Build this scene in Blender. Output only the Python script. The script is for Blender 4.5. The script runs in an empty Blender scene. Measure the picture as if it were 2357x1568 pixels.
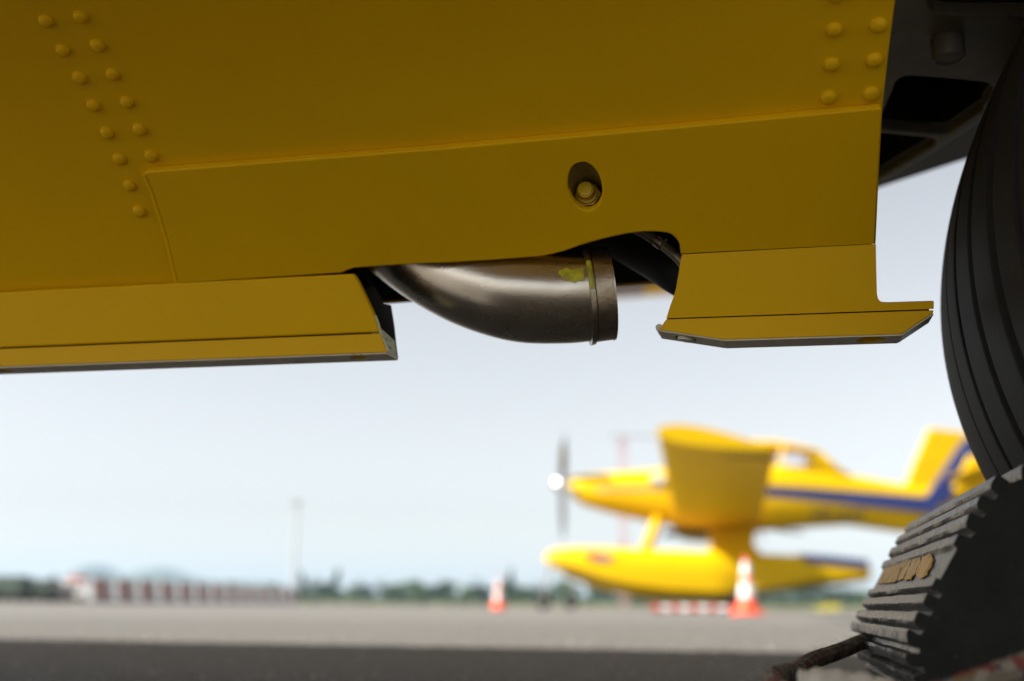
import bpy, bmesh, math, random
from mathutils import Vector, Matrix, geometry, noise
random.seed(7)
PI = math.pi
R = math.radians
scene = bpy.context.scene
col = scene.collection

# ------------------------------------------------------------------ camera
CAM_H = 0.09
PITCH = math.atan((1393 - 784) / 2619.0)
ROLL = R(0.56)
FPX = 2619.0
cam_d = bpy.data.cameras.new('camera')
cam = bpy.data.objects.new('camera', cam_d)
col.objects.link(cam)
cam_d.sensor_width = 36
cam_d.lens = 40
cam_d.clip_start = 0.02
cam_d.clip_end = 20000
cam_d.dof.use_dof = True
cam_d.dof.focus_distance = 0.69
cam_d.dof.aperture_fstop = 4.3
Fv = Vector((0, math.cos(PITCH), math.sin(PITCH)))
U0 = Vector((0, -math.sin(PITCH), math.cos(PITCH)))
R0 = Vector((1, 0, 0))
Rv = math.cos(ROLL) * R0 + math.sin(ROLL) * U0
Uv = -math.sin(ROLL) * R0 + math.cos(ROLL) * U0
CAM = Vector((0, 0, CAM_H))
M = Matrix((Rv, Uv, -Fv)).transposed().to_4x4()
M.translation = CAM
cam.matrix_world = M
scene.camera = cam

# ------------------------------------------------------------------ light
# towards the sun: up, 1.1 per metre back along the float, 0.6 per metre towards the camera
SUN = Vector((-1.1 * math.cos(R(12)) - 0.6 * math.sin(R(12)), 1.1 * math.sin(R(12)) - 0.6 * math.cos(R(12)), 1.0)).normalized()
SUN_EL = math.asin(SUN.z)
SUN_ROT = math.atan2(SUN.x, SUN.y)
world = bpy.data.worlds.new('World')
scene.world = world
world.use_nodes = True
wn = world.node_tree
wn.nodes.clear()
sky = wn.nodes.new('ShaderNodeTexSky')
sky.sky_type = 'NISHITA'
sky.sun_disc = False
sky.sun_elevation = SUN_EL
sky.sun_rotation = SUN_ROT
sky.altitude = 0
sky.air_density = 1.0
sky.dust_density = 1.0
sky.ozone_density = 1.0
bg = wn.nodes.new('ShaderNodeBackground')
bg.inputs['Strength'].default_value = 0.0675
wo = wn.nodes.new('ShaderNodeOutputWorld')
veil = wn.nodes.new('ShaderNodeHueSaturation')      # thin high haze: a paler sky all round
veil.inputs['Saturation'].default_value = 0.26
wn.links.new(sky.outputs[0], veil.inputs['Color'])
tint = wn.nodes.new('ShaderNodeVectorMath')
tint.operation = 'MULTIPLY'
tint.inputs[1].default_value = (1.0, 0.98, 0.955)
wn.links.new(veil.outputs[0], tint.inputs[0])
wn.links.new(tint.outputs[0], bg.inputs[0])
wn.links.new(bg.outputs[0], wo.inputs[0])
sun_d = bpy.data.lights.new('sun', 'SUN')
sun_d.energy = 5.0
sun_d.angle = R(0.53)
sun_d.color = (1.0, 0.95, 0.88)
sun_o = bpy.data.objects.new('sun', sun_d)
sun_o.rotation_euler = SUN.to_track_quat('Z', 'Y').to_euler()
sun_o.location = (-10, -5, 12)
col.objects.link(sun_o)
scene.view_settings.view_transform = 'Standard'
scene.view_settings.look = 'None'
scene.view_settings.gamma = 1
scene.view_settings.use_curve_mapping = False
scene.view_settings.exposure = 1.42
try:
    scene.cycles.use_denoising = True
    scene.cycles.max_bounces = 10
    scene.cycles.diffuse_bounces = 6
    scene.cycles.volume_bounces = 1
    scene.cycles.sample_clamp_direct = 60
except Exception:
    pass

# ------------------------------------------------------------------ frames
# float frame: u runs along the float (to the right, slightly nearer), v points away
AY = R(12)
fu = Vector((math.cos(AY), -math.sin(AY), 0))
fv = Vector((math.sin(AY), math.cos(AY), 0))
fz = Vector((0, 0, 1))
O = Vector((0, 0.72, 0))

def L(u, v, z):
    return O + fu * u + fv * v + fz * z

def ray(px, py):
    return ((px - 1178.5) * Rv - (py - 784) * Uv + FPX * Fv)

def hit(px, py, pt, n):
    d = ray(px, py)
    t = (pt - CAM).dot(n) / d.dot(n)
    return CAM + d * t

def atY(px, py, Y):
    return hit(px, py, Vector((0, Y, 0)), Vector((0, 1, 0)))

def atv(px, py, v):
    return hit(px, py, L(0, v, 0), fv)

def atz(px, py, z):
    return hit(px, py, Vector((0, 0, z)), fz)

def loc(p):
    d = p - O
    return Vector((d.dot(fu), d.dot(fv), p.z))

# ------------------------------------------------------------------ materials
def rgb(c):
    return (c[0], c[1], c[2], 1)

def mat(name, c, rough=0.5, metal=0.0, coat=0.0, c2=None, nscale=8, namt=0.5, bump=0.0, bscale=60,
        bdist=0.002, spec=0.5, c3=None, n3=30, t3=0.6, ior=1.5, stretch=None, rvar=0.0):
    m = bpy.data.materials.new(name)
    m.use_nodes = True
    nt = m.node_tree
    b = nt.nodes['Principled BSDF']
    b.inputs['Base Color'].default_value = rgb(c)
    b.inputs['Roughness'].default_value = rough
    b.inputs['Metallic'].default_value = metal
    b.inputs['Coat Weight'].default_value = coat
    b.inputs['Coat Roughness'].default_value = 0.12
    b.inputs['Specular IOR Level'].default_value = spec
    tc = nt.nodes.new('ShaderNodeTexCoord')
    src = tc.outputs['Object']
    if stretch:
        mp = nt.nodes.new('ShaderNodeMapping')
        mp.inputs['Scale'].default_value = stretch
        nt.links.new(src, mp.inputs[0])
        src = mp.outputs[0]
    last = None
    if c2:
        n = nt.nodes.new('ShaderNodeTexNoise')
        n.inputs['Scale'].default_value = nscale
        n.inputs['Detail'].default_value = 8
        n.inputs['Roughness'].default_value = 0.65
        nt.links.new(src, n.inputs['Vector'])
        rp = nt.nodes.new('ShaderNodeValToRGB')
        rp.color_ramp.elements[0].position = 0.5 - 0.3 * namt
        rp.color_ramp.elements[1].position = 0.5 + 0.3 * namt
        rp.color_ramp.elements[0].color = rgb(c)
        rp.color_ramp.elements[1].color = rgb(c2)
        nt.links.new(n.outputs['Fac'], rp.inputs[0])
        last = rp.outputs[0]
        if rvar:
            mr = nt.nodes.new('ShaderNodeMapRange')
            mr.inputs['To Min'].default_value = max(0.02, rough - rvar)
            mr.inputs['To Max'].default_value = rough + rvar
            nt.links.new(n.outputs['Fac'], mr.inputs[0])
            nt.links.new(mr.outputs[0], b.inputs['Roughness'])
    if c3:
        n = nt.nodes.new('ShaderNodeTexNoise')
        n.inputs['Scale'].default_value = n3
        n.inputs['Detail'].default_value = 6
        nt.links.new(tc.outputs['Object'], n.inputs['Vector'])
        rp = nt.nodes.new('ShaderNodeValToRGB')
        rp.color_ramp.elements[0].position = t3
        rp.color_ramp.elements[1].position = min(1, t3 + 0.06)
        rp.color_ramp.elements[0].color = (0, 0, 0, 1)
        rp.color_ramp.elements[1].color = (1, 1, 1, 1)
        nt.links.new(n.outputs['Fac'], rp.inputs[0])
        mx = nt.nodes.new('ShaderNodeMix')
        mx.data_type = 'RGBA'
        nt.links.new(rp.outputs[0], mx.inputs[0])
        if last:
            nt.links.new(last, mx.inputs[6])
        else:
            mx.inputs[6].default_value = rgb(c)
        mx.inputs[7].default_value = rgb(c3)
        last = mx.outputs[2]
    if last:
        nt.links.new(last, b.inputs['Base Color'])
    if bump:
        n = nt.nodes.new('ShaderNodeTexNoise')
        n.inputs['Scale'].default_value = bscale
        n.inputs['Detail'].default_value = 6
        n.inputs['Roughness'].default_value = 0.6
        nt.links.new(src, n.inputs['Vector'])
        bp = nt.nodes.new('ShaderNodeBump')
        bp.inputs['Strength'].default_value = bump
        bp.inputs['Distance'].default_value = bdist
        nt.links.new(n.outputs['Fac'], bp.inputs['Height'])
        nt.links.new(bp.outputs[0], b.inputs['Normal'])
    return m

YEL = (0.80, 0.468, 0.003)
M_yellow = mat('yellow_paint', YEL, 0.42, spec=0.12, c2=(0.72, 0.415, 0.004), nscale=7, namt=1.0, bump=0.05, bscale=350,
               bdist=0.0004, c3=(0.45, 0.27, 0.012), n3=210, t3=0.755, rvar=0.08)
M_yellow_far = mat('yellow_paint_gloss', (0.69, 0.43, 0.0015), 0.45, coat=0.0, spec=0.12, c2=(0.64, 0.395, 0.0015), nscale=1.2)
M_worn = mat('worn_keel_paint', (0.55, 0.50, 0.37), 0.4, c2=(0.68, 0.63, 0.50), nscale=45, namt=0.9, bump=0.3, bscale=300,
             bdist=0.0006, c3=(0.10, 0.08, 0.04), n3=120, t3=0.66)
M_primer = mat('green_primer', (0.60, 0.62, 0.38), 0.5, c2=(0.72, 0.72, 0.52), nscale=120, bump=0.6, bscale=350, bdist=0.0015,
               c3=(0.22, 0.18, 0.02), n3=260, t3=0.58)
M_dark = mat('recess_shade_and_dark_parts', (0.010, 0.011, 0.009), 0.6, c2=(0.018, 0.018, 0.013), nscale=20, bump=0.3, bscale=80)  # recess shade put into the colour; hose, core and gate share this black
M_steel = mat('scoop_steel', (0.60, 0.55, 0.48), 0.26, metal=1.0, c2=(0.44, 0.385, 0.31), nscale=30, namt=1.1, bump=0.07,
              bscale=240, bdist=0.0008, c3=(0.13, 0.10, 0.07), n3=190, t3=0.70, stretch=(1, 1, 2.2), rvar=0.1)
M_weld = mat('weld_metal', (0.52, 0.45, 0.35), 0.32, metal=1.0, c2=(0.34, 0.28, 0.20), nscale=90, bump=0.22, bscale=300)
M_smear = mat('yellow_marker_paint', (0.62, 0.60, 0.01), 0.45, c2=(0.45, 0.40, 0.03), nscale=80, bump=0.3, bscale=200)
def soften(m):
    nt = m.node_tree
    n = nt.nodes.new('ShaderNodeTexNoise')
    n.inputs['Scale'].default_value = 130
    n.inputs['Detail'].default_value = 5
    tc = nt.nodes.new('ShaderNodeTexCoord')
    nt.links.new(tc.outputs['Object'], n.inputs['Vector'])
    mr = nt.nodes.new('ShaderNodeMapRange')
    mr.inputs['From Min'].default_value = 0.35
    mr.inputs['From Max'].default_value = 0.6
    mr.inputs['To Min'].default_value = 0.45
    mr.inputs['To Max'].default_value = 0.95
    nt.links.new(n.outputs['Fac'], mr.inputs[0])
    nt.links.new(mr.outputs[0], nt.nodes['Principled BSDF'].inputs['Alpha'])
soften(M_smear)
M_gear = mat('grey_gear_metal', (0.16, 0.16, 0.14), 0.5, metal=0.1, c2=(0.22, 0.21, 0.18), nscale=14, bump=0.25, bscale=120,
             c3=(0.035, 0.03, 0.028), n3=36, t3=0.66)
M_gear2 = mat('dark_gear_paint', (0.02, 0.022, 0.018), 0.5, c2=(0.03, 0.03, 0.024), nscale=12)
M_rubber = mat('tyre_rubber', (0.010, 0.010, 0.009), 0.7, spec=0.2, c2=(0.019, 0.018, 0.017), nscale=22, namt=1.0, bump=0.25, bscale=220,
               bdist=0.0008, c3=(0.045, 0.042, 0.038), n3=160, t3=0.70)
M_chock = mat('chock_rubber', (0.026, 0.026, 0.027), 0.30, c2=(0.13, 0.125, 0.12), nscale=55, namt=0.8, bump=1.0,
              bscale=150, bdist=0.0022, c3=(0.20, 0.19, 0.17), n3=150, t3=0.62, rvar=0.14)
M_chock_side = mat('chock_cut_rubber', (0.009, 0.010, 0.010), 0.75, spec=0.2, c2=(0.018, 0.02, 0.017), nscale=30, bump=0.5, bscale=90,
                   c3=(0.06, 0.055, 0.045), n3=260, t3=0.70)
M_label = mat('tan_paper', (0.72, 0.44, 0.15), 0.75, c2=(0.85, 0.60, 0.32), nscale=90, bump=1.0, bscale=220, bdist=0.001,
              c3=(0.60, 0.34, 0.05), n3=70, t3=0.55)
M_tape = mat('white_tape', (0.55, 0.53, 0.48), 0.7, c2=(0.35, 0.33, 0.28), nscale=70, bump=0.8, bscale=140, bdist=0.002,
             c3=(0.12, 0.11, 0.09), n3=110, t3=0.62)
M_asphalt = mat('asphalt', (0.075, 0.072, 0.066), 0.85, c2=(0.15, 0.144, 0.131), nscale=160, namt=0.7, bump=1.0, bscale=180,
                bdist=0.006, c3=(0.36, 0.34, 0.31), n3=320, t3=0.66)
M_apron = mat('apron_concrete', (0.108, 0.102, 0.092), 0.9, c2=(0.138, 0.131, 0.118), nscale=0.35, namt=1.0, bump=0.6, bscale=40,
              bdist=0.01)
M_pebble = mat('pebbles', (0.16, 0.155, 0.145), 0.6, c2=(0.55, 0.52, 0.46), nscale=40, namt=0.5)
M_grass = mat('grass', (0.10, 0.14, 0.03), 0.8, c2=(0.20, 0.20, 0.05), nscale=0.05, namt=1)
M_field = mat('far_field', (0.09, 0.13, 0.04), 0.9, c2=(0.16, 0.16, 0.06), nscale=0.01, namt=1)
M_leaf = mat('leaves', (0.035, 0.075, 0.020), 0.7, c2=(0.070, 0.130, 0.030), nscale=0.5, namt=1)
M_leaf2 = mat('dark_leaves', (0.018, 0.040, 0.022), 0.7, c2=(0.035, 0.06, 0.028), nscale=0.5, namt=1)
M_bark = mat('bark', (0.08, 0.06, 0.04), 0.9)
M_hill = mat('wooded_hill', (0.05, 0.08, 0.05), 0.9, c2=(0.07, 0.09, 0.06), nscale=0.01)
M_blue = mat('blue_paint', (0.008, 0.022, 0.13), 0.35, coat=0.3)
M_black = mat('black_lettering', (0.015, 0.015, 0.015), 0.5)
M_white = mat('white_paint', (0.78, 0.78, 0.76), 0.45, c2=(0.68, 0.68, 0.66), nscale=6)
M_red = mat('red_paint', (0.62, 0.05, 0.03), 0.45, c2=(0.52, 0.06, 0.04), nscale=5)
M_orange = mat('orange_cone_plastic', (0.90, 0.10, 0.03), 0.45, c2=(0.80, 0.09, 0.03), nscale=8)
M_chrome = mat('polished_spinner', (0.85, 0.84, 0.82), 0.16, metal=1.0)
M_blade = mat('grey_blade', (0.06, 0.06, 0.06), 0.4)
M_blade2 = mat('pale_blade', (0.70, 0.70, 0.68), 0.3)
M_pole = mat('galvanised_pole', (0.42, 0.43, 0.44), 0.5)
M_cart = mat('green_cart_paint', (0.05, 0.085, 0.06), 0.5, c2=(0.08, 0.10, 0.08), nscale=1.5)
M_cart2 = mat('grey_cart_paint', (0.14, 0.14, 0.145), 0.5)
M_flower = mat('yellow_flowers', (0.75, 0.60, 0.02), 0.7, c2=(0.45, 0.45, 0.05), nscale=9)
M_bolt_y = mat('painted_bolt', (0.80, 0.52, 0.01), 0.22, coat=0.6, bump=0.25, bscale=300, bdist=0.0008)

def glass():
    m = bpy.data.materials.new('canopy_glass')
    m.use_nodes = True
    b = m.node_tree.nodes['Principled BSDF']
    b.inputs['Base Color'].default_value = (0.96, 0.97, 1, 1)
    b.inputs['Roughness'].default_value = 0.03
    b.inputs['Transmission Weight'].default_value = 1
    b.inputs['IOR'].default_value = 1.02
    return m
M_glass = glass()

def rope_mat():
    m = mat('braided_rope', (0.13, 0.105, 0.08), 0.85, bump=0.8, bscale=500, bdist=0.0012)
    nt = m.node_tree
    b = nt.nodes['Principled BSDF']
    tc = nt.nodes.new('ShaderNodeTexCoord')
    v = nt.nodes.new('ShaderNodeTexVoronoi')
    v.inputs['Scale'].default_value = 210
    nt.links.new(tc.outputs['Object'], v.inputs['Vector'])
    sp = nt.nodes.new('ShaderNodeSeparateColor')
    nt.links.new(v.outputs['Color'], sp.inputs[0])
    rp = nt.nodes.new('ShaderNodeValToRGB')
    rp.color_ramp.interpolation = 'CONSTANT'
    e = rp.color_ramp.elements
    e[0].position = 0
    e[0].color = (0.14, 0.12, 0.09, 1)
    e[1].position = 0.45
    e[1].color = (0.20, 0.18, 0.145, 1)
    for p, c in ((0.68, (0.15, 0.035, 0.03, 1)), (0.82, (0.012, 0.03, 0.045, 1)), (0.92, (0.14, 0.095, 0.035, 1))):
        x = e.new(p)
        x.color = c
    nt.links.new(sp.outputs[0], rp.inputs[0])
    nt.links.new(rp.outputs[0], b.inputs['Base Color'])
    return m
M_rope = rope_mat()

# ------------------------------------------------------------------ builders
def empty(name, label, cat, location, group=None):
    o = bpy.data.objects.new(name, None)
    col.objects.link(o)
    o.location = location
    o.empty_display_size = 0.1
    o['label'] = label
    o['category'] = cat
    if group:
        o['group'] = group
    return o

def tag(o, label=None, cat=None, group=None, kind=None):
    if label:
        o['label'] = label
    if cat:
        o['category'] = cat
    if group:
        o['group'] = group
    if kind:
        o['kind'] = kind
    return o

def origin_of(p):
    v = Vector((0, 0, 0))
    while p:
        v = v + p.location
        p = p.parent
    return v

def link(name, me, m, parent=None, origin=None, smooth=False):
    """vertices are given in world space; they are stored relative to the parent chain"""
    o = bpy.data.objects.new(name, me)
    col.objects.link(o)
    base = origin_of(parent) if parent else Vector((0, 0, 0))
    if origin is None:
        if parent:
            origin = base
        else:
            xs = [v.co for v in me.vertices]
            lo = Vector((min(c.x for c in xs), min(c.y for c in xs), min(c.z for c in xs)))
            hi = Vector((max(c.x for c in xs), max(c.y for c in xs), max(c.z for c in xs)))
            origin = Vector(((lo.x + hi.x) / 2, (lo.y + hi.y) / 2, lo.z))
    me.transform(Matrix.Translation(-origin))
    o.location = origin - base
    if parent:
        o.parent = parent
    for mm in (m if isinstance(m, (list, tuple)) else [m]):
        me.materials.append(mm)
    if smooth:
        for p in me.polygons:
            p.use_smooth = True
        try:
            me.set_sharp_from_angle(angle=R(40))
        except Exception:
            pass
    return o

def mesh(name, vs, fs):
    me = bpy.data.meshes.new(name)
    me.from_pydata([tuple(v) for v in vs], [], fs)
    bm = bmesh.new()
    bm.from_mesh(me)
    bmesh.ops.recalc_face_normals(bm, faces=bm.faces)
    bm.to_mesh(me)
    bm.free()
    return me

def bevel(o, w, seg=2, ang=35):
    b = o.modifiers.new('bevel', 'BEVEL')
    b.width = w
    b.segments = seg
    b.limit_method = 'ANGLE'
    b.angle_limit = R(ang)
    return o

def plate(name, outer, n, th, m, parent=None, holes=(), bev=0.0, label=None):
    """solid plate: outline on a plane, thickness th along n"""
    loops = [list(outer)] + [list(h) for h in holes]
    tris = geometry.tessellate_polygon(loops)
    pts = [p for lp in loops for p in lp]
    N = len(pts)
    vs = pts + [p + n * th for p in pts]
    fs = []
    for t in tris:
        fs.append((t[0], t[1], t[2]))
        fs.append((t[2] + N, t[1] + N, t[0] + N))
    k = 0
    for lp in loops:
        c = len(lp)
        for i in range(c):
            a, b = k + i, k + (i + 1) % c
            fs.append((a, b, b + N, a + N))
        k += c
    o = link(name, mesh(name, vs, fs), m, parent)
    if bev:
        bevel(o, bev)
    if label:
        o['label'] = label
    return o

def tubepts(path, rad, n=24, cap=True, up=Vector((0, 0, 1))):
    vs, fs = [], []
    K = len(path)
    for i in range(K):
        a = path[max(0, i - 1)]
        b = path[min(K - 1, i + 1)]
        t = (b - a).normalized()
        s = t.cross(up)
        if s.length < 1e-4:
            s = t.cross(Vector((1, 0, 0)))
        s.normalize()
        w = s.cross(t)
        r = rad[i] if isinstance(rad, (list, tuple)) else rad
        for j in range(n):
            an = 2 * PI * j / n
            vs.append(path[i] + s * r * math.cos(an) + w * r * math.sin(an))
    for i in range(K - 1):
        for j in range(n):
            fs.append((i * n + j, i * n + (j + 1) % n, (i + 1) * n + (j + 1) % n, (i + 1) * n + j))
    if cap:
        fs.append(tuple(range(n))[::-1])
        fs.append(tuple((K - 1) * n + j for j in range(n)))
    return vs, fs

def tube(name, path, rad, m, parent=None, n=24, cap=True, **kw):
    vs, fs = tubepts(path, rad, n, cap)
    return link(name, mesh(name, vs, fs), m, parent, smooth=True, **kw)

def spline(pts, k=8):
    """catmull-rom through pts"""
    out = []
    P = [2 * pts[0] - pts[1]] + list(pts) + [2 * pts[-1] - pts[-2]]
    for i in range(1, len(P) - 2):
        for j in range(k):
            t = j / k
            a, b, c, d = P[i - 1], P[i], P[i + 1], P[i + 2]
            out.append(0.5 * ((2 * b) + (c - a) * t + (2 * a - 5 * b + 4 * c - d) * t * t + (3 * b - a - 3 * c + d) * t ** 3))
    out.append(pts[-1])
    return out

def boxpts(c, s, ax=Vector((1, 0, 0)), ay=Vector((0, 1, 0)), az=Vector((0, 0, 1))):
    vs = [c + ax * s[0] / 2 * i + ay * s[1] / 2 * j + az * s[2] / 2 * k for i in (-1, 1) for j in (-1, 1) for k in (-1, 1)]
    fs = [(0, 1, 3, 2), (4, 6, 7, 5), (0, 4, 5, 1), (2, 3, 7, 6), (0, 2, 6, 4), (1, 5, 7, 3)]
    return vs, fs

class MB:
    def __init__(s):
        s.v, s.f = [], []
    def add(s, vf):
        k = len(s.v)
        s.v += list(vf[0])
        s.f += [tuple(i + k for i in f) for f in vf[1]]
        return s
    def build(s, name, m, parent=None, **kw):
        return link(name, mesh(name, s.v, s.f), m, parent, **kw)

def box(name, c, s, m, parent=None, bev=0, **kw):
    vs, fs = boxpts(Vector(c), s, **kw)
    o = link(name, mesh(name, vs, fs), m, parent)
    if bev:
        bevel(o, bev)
    return o

def loft(secs, cap=True, closed=True):
    """secs: list of rings (same count)"""
    n = len(secs[0])
    vs = [p for s in secs for p in s]
    fs = []
    for i in range(len(secs) - 1):
        for j in range(n if closed else n - 1):
            fs.append((i * n + j, i * n + (j + 1) % n, (i + 1) * n + (j + 1) % n, (i + 1) * n + j))
    if cap:
        fs.append(tuple(range(n))[::-1])
        fs.append(tuple((len(secs) - 1) * n + j for j in range(n)))
    return vs, fs

def lathe(prof, c, ax, n=96):
    """prof: list of (along axis, radius)"""
    ax = ax.normalized()
    s = ax.cross(Vector((0, 0, 1))) if abs(ax.z) < 0.9 else ax.cross(Vector((1, 0, 0)))
    s.normalize()
    w = s.cross(ax)
    vs, fs = [], []
    for (a, r) in prof:
        for j in range(n):
            t = 2 * PI * j / n
            vs.append(c + ax * a + (s * math.cos(t) + w * math.sin(t)) * r)
    for i in range(len(prof) - 1):
        for j in range(n):
            fs.append((i * n + j, i * n + (j + 1) % n, (i + 1) * n + (j + 1) % n, (i + 1) * n + j))
    return vs, fs

# ------------------------------------------------------------------ ground
def sheet(name, x0, x1, y0, y1, z, m, nx=1, ny=1):
    vs = [Vector((x0 + (x1 - x0) * i / nx, y0 + (y1 - y0) * j / ny, z)) for j in range(ny + 1) for i in range(nx + 1)]
    fs = [(j * (nx + 1) + i, j * (nx + 1) + i + 1, (j + 1) * (nx + 1) + i + 1, (j + 1) * (nx + 1) + i) for j in range(ny) for i in range(nx)]
    o = link(name, mesh(name, vs, fs), m)
    return tag(o, kind='structure')

sheet('ground', -3600, 3600, -800, 3900, -0.030, M_field, 4, 4)
sheet('apron', -260, 260, -120, 136, -0.006, M_apron, 8, 8)

def rough_asphalt():
    # near asphalt with real surface relief, from behind the camera to ten metres out
    vs, fs = [], []
    ys = []
    y = 0.55
    while y < 7.0:
        ys.append(y)
        y += 0.012 * y
    nx = 230
    for j, y in enumerate(ys):
        half = 0.75 + y * 0.55
        for i in range(nx + 1):
            x = -half + 2 * half * i / nx
            amp = min(0.0035, 0.0035)
            h = noise.noise(Vector((x * 70, y * 70, 0))) * amp * 0.7 + noise.noise(Vector((x * 19, y * 19, 3))) * amp * 0.5
            edge = min(1, (7.0 - y) / 1.0, i / 6, (nx - i) / 6, (y - 0.55) / 0.1 + 0.0)
            vs.append(Vector((x, y, -0.0035 + 0.0 + max(0, edge) * (h + 0.0015))))
    W = nx + 1
    for j in range(len(ys) - 1):
        for i in range(nx):
            fs.append((j * W + i, j * W + i + 1, (j + 1) * W + i + 1, (j + 1) * W + i))
    me = bpy.data.meshes.new('asphalt_surface')
    me.from_pydata([tuple(v) for v in vs], [], fs)
    o = link('asphalt_surface', me, M_asphalt, smooth=True)
    tag(o, kind='structure')
rough_asphalt()

def pebbles():
    mb_v, mb_f = [], []
    rnd = random.Random(3)
    base = [Vector(p).normalized() for p in ((1, 0, 0.1), (-1, 0.1, 0), (0, 1, 0), (0.1, -1, 0.1), (0, 0, 1), (0, 0, -1))]
    fb = [(0, 2, 4), (2, 1, 4), (1, 3, 4), (3, 0, 4), (2, 0, 5), (1, 2, 5), (3, 1, 5), (0, 3, 5)]
    for k in range(9000):
        y = 0.95 + 5.0 * rnd.random() ** 1.6
        x = (rnd.random() * 2 - 1) * (0.5 + 0.5 * y)
        s = (0.0012 + 0.0022 * rnd.random() ** 3)
        if rnd.random() < 0.012:
            s *= 1.8
        if k < 170:          # larger stones, coloured pale for the glints past the shade edge
            y = rnd.uniform(2.3, 3.0)
            x = rnd.choice([rnd.gauss(-0.78, 0.16), rnd.gauss(-0.75, 0.3), rnd.uniform(-1.2, 1.2)])
            s = rnd.uniform(0.002, 0.0045)
        c = Vector((x, y, -0.001 + s * 0.25))
        a = rnd.random() * 6.28
        k0 = len(mb_v)
        for p in base:
            q = Vector((p.x * math.cos(a) - p.y * math.sin(a), p.x * math.sin(a) + p.y * math.cos(a), p.z * 0.7))
            mb_v.append(c + q * s * (0.8 + 0.4 * rnd.random()))
        mb_f.extend(tuple(i + k0 for i in f) for f in fb)
    me = bpy.data.meshes.new('gravel_grains')
    me.from_pydata([tuple(v) for v in mb_v], [], mb_f)
    o = link('gravel_grains', me, M_pebble)
    tag(o, 'pale grit lying loose on the dark asphalt', 'grit', kind='stuff')
pebbles()

# ------------------------------------------------------------------ hills
def hills():
    vs, fs = [], []
    prof = {}
    n = 220
    D = 3000
    def H(px):
        def g(c, w, h):
            return h * math.exp(-((px - c) / w) ** 2)
        return (g(245, 46, 50) + g(395, 85, 45) + g(310, 170, 22) + g(560, 120, 26) + g(700, 140, 20) + g(60, 120, 12) + 10 +
                g(1100, 300, 8) + g(1900, 300, 8) + 3 * noise.noise(Vector((px * 0.02, 0, 0))))
    rows = 8
    for i in range(n + 1):
        px = -400 + 3200 * i / n
        x = (px - 1178) / FPX * D
        hh = H(px) / FPX * D
        for j in range(rows + 1):
            t = j / rows
            y = D - 350 + 700 * t
            z = hh * math.sin(PI * t) ** 1.2 * (1 + 0.08 * noise.noise(Vector((x * 0.01, y * 0.01, 0))))
            vs.append(Vector((x, y, z - 0.5)))
    for i in range(n):
        for j in range(rows):
            a = i * (rows + 1) + j
            fs.append((a, a + 1, a + rows + 2, a + rows + 1))
    o = link('hills', mesh('hills', vs, fs), M_hill, smooth=True)
    tag(o, kind='structure')
hills()

# ------------------------------------------------------------------ haze
vs, fs = boxpts(Vector((0, 1600, 54)), (7600, 5000, 114))
haze = link('haze', mesh('haze', vs, fs), [], origin=Vector((0, 1600, -3)))
hm = bpy.data.materials.new('haze_air')
hm.use_nodes = True
hn = hm.node_tree
hn.nodes.clear()
hv = hn.nodes.new('ShaderNodeVolumePrincipled')
hv.inputs['Color'].default_value = (0.52, 0.72, 1.0, 1)
hv.inputs['Density'].default_value = 0.00015
hv.inputs['Anisotropy'].default_value = 0.2
ho = hn.nodes.new('ShaderNodeOutputMaterial')
hn.links.new(hv.outputs[0], ho.inputs['Volume'])
haze.data.materials.append(hm)
tag(haze, 'pale summer haze over the whole airfield', 'haze', kind='stuff')

# ------------------------------------------------------------------ trees, grass
def crown_mesh(seed, conifer=False):
    rnd = random.Random(seed)
    vs, fs = [], []
    blobs = []
    if conifer:
        for k in range(7):
            t = k / 6
            blobs.append((Vector((rnd.uniform(-.1, .1), rnd.uniform(-.1, .1), 0.18 + 0.75 * t)), 0.26 * (1.1 - t), 0.12))
    else:
        for k in range(9):
            a = rnd.random() * 6.28
            r = rnd.uniform(0, 0.27)
            blobs.append((Vector((r * math.cos(a), r * math.sin(a), rnd.uniform(0.35, 0.82))), rnd.uniform(0.13, 0.24), rnd.uniform(0.1, 0.2)))
    for c, rx, rz in blobs:
        for q in range(34):
            d = Vector((rnd.gauss(0, 1), rnd.gauss(0, 1), rnd.gauss(0, 1))).normalized()
            p = c + Vector((d.x * rx, d.y * rx, d.z * rz)) * rnd.uniform(0.6, 1.05)
            s = rnd.uniform(0.035, 0.07)
            a = Vector((rnd.gauss(0, 1), rnd.gauss(0, 1), rnd.gauss(0, 1))).normalized()
            b = a.cross(d).normalized()
            k = len(vs)
            vs += [p + a * s, p + b * s, p - a * s, p - b * s]
            fs.append((k, k + 1, k + 2, k + 3))
    me = bpy.data.meshes.new('crown')
    me.from_pydata([tuple(v) for v in vs], [], fs)
    return me

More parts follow.
